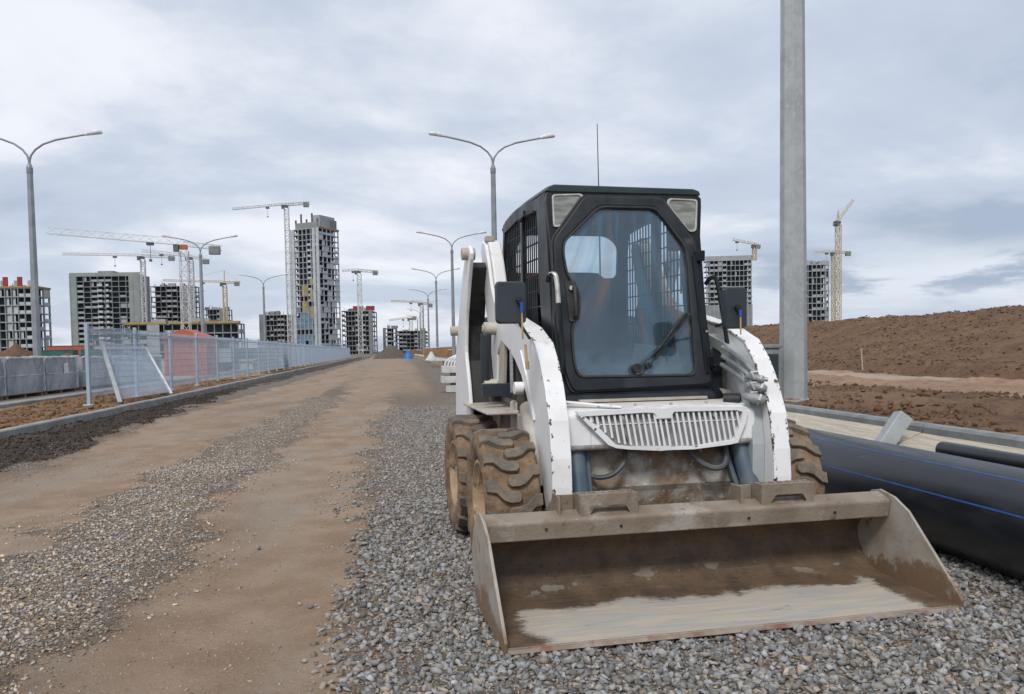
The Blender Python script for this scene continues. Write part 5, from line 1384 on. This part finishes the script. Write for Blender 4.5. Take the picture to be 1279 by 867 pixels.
def crown_sq(t, wL, wR, H, fh):
    mb = MB(); mb.box(-wL, 0, 0, .5, H, H + 2.2); mb.build('parapet', 'conc_lt', t)
    mb = MB(); mb.box(-.5, .02, 0, wR, H, H + 2.2); mb.build('parapet', 'conc_lt', t)
    mb = MB(); mb.box(-wL - .04, .04, -.10, wR + .04, 0, H * .50); mb.build('lower_cladding', 'conc', t)
building('apartment_block', 882, 940, 957, 324, 400, 'broad grey block with a small yellow crane on its roof, left of the near post', 17, 11, 4, ('conc_lt', 'conc_lt', 'coredark'), .10, crown=crown_sq, alpha=14, inf_m='conc_lt')
building('apartment_block', 1004, 1036, 1041, 330, 380, 'dark open framed block just right of the near post', 13, 6, 2, ('conc_lt', 'conc_lt', 'coredark'), .14, alpha=6, roofbits=6, glassrows=.16)

# ================================================================== tower cranes
def lattice(mb, a, b_, w, seg, th, tri=False):
    a = Vector(a); b_ = Vector(b_); d = (b_ - a); L = d.length; d.normalize()
    r = d.cross(Vector((0, 0, 1)))
    if r.length < .05: r = Vector((1, 0, 0))
    r.normalize(); u = r.cross(d)
    cs = [(-1, -1), (1, -1), (1, 1), (-1, 1)] if not tri else [(-1, -1), (1, -1), (0, 1)]
    n = max(2, int(L / seg))
    P = lambda i, c: a + d * (L * i / n) + r * (cs[c][0] * w / 2) + u * (cs[c][1] * w / 2)
    m_ = len(cs)
    for c in range(m_): mb.bar(P(0, c), P(n, c), th)
    for i in range(n):
        for c in range(m_):
            c2 = (c + 1) % m_
            if i % 2: mb.bar(P(i, c), P(i + 1, c2), th * .62)
            else: mb.bar(P(i, c2), P(i + 1, c), th * .62)
        if m_ == 4:
            for c in range(4): mb.bar(P(i, c), P(i, (c + 1) % 4), th * .55)
def crane(pm, py_top, py_base, Y, jib, ctr, label, mt='crane_w', w=2.0, th=.3, head=0, hook=.35, mtop='crane_d', cw=True, jt=1.4, roof=False):
    """mast at px pm from py_base up to py_top; jib / ctr: picture points of the two ends at the crane's own distance"""
    if mtop == 'd': mtop = 'crane_d'
    Pm = at(pm, py_base, Y); top = at(pm, py_top, Y).z; zb = Pm.z if roof else min(Pm.z, -1)
    t = empty('tower_crane', (Pm.x, Y, zb), 0, label, 'tower crane')
    o = Vector((Pm.x, Y, zb)); zt = top - zb
    mb = MB(); lattice(mb, (0, 0, 0), (0, 0, zt - 1.2), w, w * 1.3, th); mb.build('mast', mt, t)
    mb = MB(); mb.box(-w * .45, w * .45, -w * .45, w * .45, zt - .9, zt + .2); mb.build('slewing_ring', 'crane_o' if mtop == 'o' else mtop, t)
    mb = MB(); mb.box(-w * .5 - 1.2, -w * .5, -1.6, -.2, zt - 1.6, zt + .2); mb.build('operator_cab', 'crane_d' if mtop != 'g' else 'greennet', t)
    J = at(jib[0], jib[1], Y) - o; Cc = at(ctr[0], ctr[1], Y) - o
    S = Vector((0, 0, zt + .9))
    mb = MB(); lattice(mb, S, J, jt, jt * 1.4, th * .62, True); mb.build('jib', mt, t)
    mb = MB(); lattice(mb, S - Vector((0, 0, .4)), Cc, 1.1, 2.2, th * .8); mb.build('counter_jib', mt, t)
    if cw:
        d = (Cc - S).normalized(); mb = MB(); e = Cc - d * 1.8; mb.box(e.x - 1.3, e.x + 1.3, -.8, .8, e.z - 1.9, e.z + .1); mb.build('counterweight', 'cwt', t)
    if head:
        mb = MB(); mb.bar(S, S + Vector((0, 0, head)), .5); mb.build('tower_head', mt, t)
        mb = MB(); mb.bar(S + Vector((0, 0, head)), S.lerp(J, .62) + Vector((0, 0, .6)), .12); mb.bar(S + Vector((0, 0, head)), Cc, .12); mb.build('tie_rods', mt, t)
    if hook:
        p = S.lerp(J, hook); mb = MB(); mb.box(p.x - .8, p.x + .8, -.6, .6, p.z - 1.5, p.z - .7); mb.bar(p - Vector((0, 0, 1.5)), p - Vector((0, 0, 5)), .10); mb.box(p.x - .3, p.x + .3, -.3, .3, p.z - 5.6, p.z - 5); mb.build('trolley', 'crane_d', t)
    return t
crane(233.5, 307, 430, 215, (59, 288), (277, 310), 'largest crane, white lattice jib with orange slewing ring and grey counterweight', w=1.9, th=.17, mtop='o', jt=1.6, hook=.25)
crane(181, 321, 400, 400, (78, 317), (219, 321), 'white crane behind the wide greenish block', w=1.8, th=.30, jt=1.0)
crane(241, 322, 400, 380, (177, 313), (262, 326), 'smaller white crane right behind the largest crane mast', w=1.8, th=.30, jt=1.1, hook=.6)
crane(282, 354, 400, 450, (203, 350), (300, 353), 'pale yellow crane above the small block on the podium', mt='crane_y', w=1.9, th=.35, head=6, jt=.9)
crane(363, 257, 440, 400, (290, 261), (387, 253.5), 'tall thin crane attached to the left side of the tallest tower', w=2.0, th=.34, jt=.9, mtop='d')
crane(451, 339, 440, 420, (427, 338), (473, 339.5), 'white crane in front of the block right of the tower', w=2.1, th=.36, jt=.9, mtop='d')
crane(528, 379, 440, 470, (488, 376), (541, 381), 'pale yellow crane behind the far street lamps', mt='crane_y', w=1.9, th=.34, jt=.9, mtop='d')
crane(514, 398, 440, 500, (486, 400), (521, 396), 'farthest small yellow crane above the blue sheet', mt='crane_y', w=1.9, th=.34, jt=.9)
crane(942.5, 306.5, 325, 412, (915, 299), (950, 308), 'small yellow crane on the broad grey block', mt='crane_y', roof=True, w=1.7, th=.30, jt=1.1, hook=.8)
crane(1047, 277, 400, 340, (1066, 249), (1042, 281), 'luffing crane with raised yellow jib above the embankment', mt='crane_y', w=1.9, th=.26, jt=1.1, hook=0, head=4)
crane(1041, 316, 400, 400, (1017, 315), (1063, 315.5), 'crane with level yellow jib just left of the luffing crane', mt='crane_y', w=1.7, th=.3, jt=1.0, mtop='d')

# ================================================================== things behind the fence and far along the road
def shed(px0, px1, y, zr, label, name, mt, cat, dep=6, eave=.75):
    a = at(px0, 440, y); b_ = at(px1, 440, y); t = empty(name, (a.x, y, .07), 0, label, cat); W_ = b_.x - a.x
    mb = MB(); mb.box(0, W_, 0, dep, 0, zr * eave); mb.build('wall', mt, t)
    mb = MB(); mb.prism([(-.2, zr * eave + .01), (W_ * .48, zr), (W_ + .2, zr * eave + .01)], 1, -.3, dep + .2); mb.build('roof', mt, t)
    mb = MB()
    for k in range(1, 14): mb.box(W_ * k / 14 - .02, W_ * k / 14 + .02, -.03, -.002, .05, zr * eave - .1)
    mb.build('cladding_ribs', mt, t)
    return t
shed(205, 258, 44, 2.45, 'orange red gabled shed behind the mesh fence', 'site_shed', 'redshed', 'shed', 2.2, .80)
t = empty('cladding_wall', at(58, 436, 240), 0, 'long low brick red wall between the two left blocks', 'wall'); t.location.z = -.1
mb = MB(); mb.box(0, 11, 0, 1, 0, 4.2); mb.build('wall_sheet', 'redwall', t)
mb = MB(); mb.box(-.1, 11.1, -.1, 1.1, 4.21, 4.4); mb.build('coping', 'redwall', t)
def container(px, y, L, label, mt='green', h=2.4, w_=2.4):
    p = at(px, 440, y); t = empty('container', (p.x, y, -.05), 0, label, 'container', None)
    mb = MB(); mb.box(0, L, 0, w_, .1, h)
    mb.build('box', mt, t)
    for k in (0, L - .2):
        mb = MB(); mb.box(k - .02, k + .22, -.04, .1, 0, h + .04); mb.build('corner_post', mt, t)
    mb = MB(); mb.box(-.03, L + .03, -.05, .08, h - .12, h + .06); mb.build('top_rail', mt, t)
    return t
container(53, 150, 5.0, 'green container at the foot of the red formwork block')
container(101, 150, 3.2, 'green container left of the first fence post')
def vehicle(px, y, label):
    p = at(px, 440, y); t = empty('site_lorry', (p.x, y, .07), 0, label, 'lorry')
    mb = MB(); mb.prism([(0, .55), (0, 1.55), (.5, 2.1), (1.3, 2.1), (1.3, .55)], 1, 0, 1.9); mb.build('driver_cab', 'truckw', t, .05)
    mb = MB(); mb.box(1.4, 4.2, 0, 1.95, .75, 1.45); mb.build('load_bed', 'plastic', t, .03)
    mb = MB(); mb.prism([(.10, 1.45), (.52, 2.0), (1.2, 2.0), (1.2, 1.45)], 1, -.01, .01); mb.build('window', 'coredark', t)
    mb = MB(); mb.box(.1, 4.1, .3, 1.6, .45, .6); mb.build('frame', 'crane_d', t)
    for x in (.65, 2.9, 3.65):
        for yy in (.05, 1.65):
            mb = MB(); mb.tube([(x, yy, .38), (x, yy + .25, .38)], .38, 16); w_ = mb.build('wheel', 'rubber_seal', t, 0, True)
    return t
vehicle(262, 52, 'pale lorry with dark load bed blurred behind the mesh fence')
def mound(name, px, y, rx, ry, h, mt, label, seed, flat=0, z0=-.1):
    p = at(px, 440, y); mb = MB(); n = 30; vs = []; rings = 12
    for i in range(rings + 1):
        for k in range(n):
            a = 2 * PI * k / n; r = i / rings
            hh = h * max(0, min(1, (1 - r) / (1 - flat))) ** 1.1
            j = 1 + .12 * float(vnoise(np.array([i * .5 + seed]), np.array([3 * math.cos(a) + seed + 5.]), seed)[0])
            hh *= 1 + .18 * (float(vnoise(np.array([r * 6 * math.cos(a) + seed + 9.]), np.array([r * 6 * math.sin(a) + 9.]), seed + 3)[0]) - .5)
            vs.append((r * rx * j * math.cos(a), r * ry * j * math.sin(a), hh))
    mb.add(vs, [(i * n + k, i * n + (k + 1) % n, (i + 1) * n + (k + 1) % n, (i + 1) * n + k) for i in range(rings) for k in range(n)])
    o = mb.build(name, mt, None, 0, True); o.location = (p.x, y, z0); tag(o, label, 'mound'); return o
mound('earth_mound', 20, 90, 3.9, 5, 2.7, 'soil_l', 'brown earth mound behind the nearest left street lamp', 2)
mound('earth_mound', 85, 110, 5.2, 5, 1.75, 'soil_l', 'low brown earth mound below the green containers', 3)
mound('gravel_heap', 489, 128, 3.1, 3, 1.95, 'pile', 'dark gravel heap dumped across the far end of the road', 5, .22)
mound('gravel_heap', 517, 150, 3.4, 3, 1.6, 'soil_l', 'brown earth heap right of the dark gravel heap', 6)
o = mound('sheet_bundle', 510, 118, .75, .6, 1.25, 'tent', 'blue sheet covered bundle right of the dark gravel heap', 7, .3); o['category'] = 'bundle'

# kerb slabs stacked beside the road, just behind the loader
y0 = 22.6; p = at(551, 440, y0)
for k, (dx, z, L) in enumerate(((.10, 0, 1.35), (-.02, .26, 1.45), (-.0, .54, 1.30))):
    mb = MB(); mb.box(dx, dx + L, -.12 - .2, .25, z, z + .19)
    o = mb.build('concrete_slab', 'slab', None, .012); o.location = (p.x, y0, .0)
    tag(o, ['bottom slab of the three pale slabs stacked behind the loader', 'middle slab of the three pale slabs stacked behind the loader', 'top slab of the three pale slabs, under the bent rods'][k], 'slab')
for k, z in enumerate((.19, .45)):
    for j, dx in enumerate((.25, 1.0)):
        mb = MB(); mb.box(dx, dx + .14, -.2, .15, z + .002, z + (.068 if k == 0 else .088)); o = mb.build('wood_spacer', 'pallet'); o.location = (p.x, y0, 0)
        tag(o, ['left', 'right'][j] + ' wooden spacer under the ' + ['middle', 'top'][k] + ' pale slab behind the loader', 'spacer')
rk = empty('bent_rods', (p.x, y0, .732), 0, 'pale bent rods lying on the stacked slabs behind the loader', 'rods')
for k in range(6):
    mb = MB(); mb.tube([(.08 + .09 * k, -.1, 0), (.12 + .09 * k, -.08, .12), (.24 + .09 * k, 0, .22 + .01 * k), (.42 + .09 * k, .05, .30 + .015 * k)], .022, 6); mb.build('rod', 'lampwhite', rk, 0, True)
p = at(536, 440, 56); mb = MB(); mb.box(0, 1.35, 0, 1, .0, .13); o = mb.build('concrete_slab', 'slab', None, .01); o.location = (p.x, 56, .42); tag(o, 'single pale slab lying flat below the lamp row', 'slab')
for px, y, L, h, lab in ((530, 78, 1.9, .95, 'brown crate with pale lid left of the third street lamp'), (547, 74, 1.7, 1.0, 'brown crate with pale lid at the foot of the second street lamp'), (561, 66, 1.5, .75, 'low brown crate hidden partly by the second street lamp')):
    p = at(px, 440, y); t = empty('timber_crate', (p.x, y, .42), 0, lab, 'crate')
    mb = MB()
    for k in range(5): mb.box(0, L, 0, 1.2, h * k / 5 + .01, h * (k + 1) / 5 - .01)
    mb.build('boards', 'crate', t)
    mb = MB(); mb.box(-.04, L + .04, -.05, 1.25, h, h + .07); mb.build('lid', 'slab', t)
p = at(538, 440, 62); o = mound('rubble_bag', 538.5, 62, .45, .4, .62, 'slab', 'pale rubble bag lying between the crates and the flat slab', 9, .2, .42); o['category'] = 'bag'

# survey stake on the mud
p = Vector((13.2, 21.2, 0))
mb = MB(); mb.bar((0, 0, -.15), (-.05, 0, .62), .04, .02); o = mb.build('survey_stake', 'stake'); o.location = p; o.location.z = float(rz(np.array([p.x]), np.array([p.y]))[0]); tag(o, 'thin pale wooden stake standing in the mud before the embankment', 'stake')
# dry shrubs on the ridge
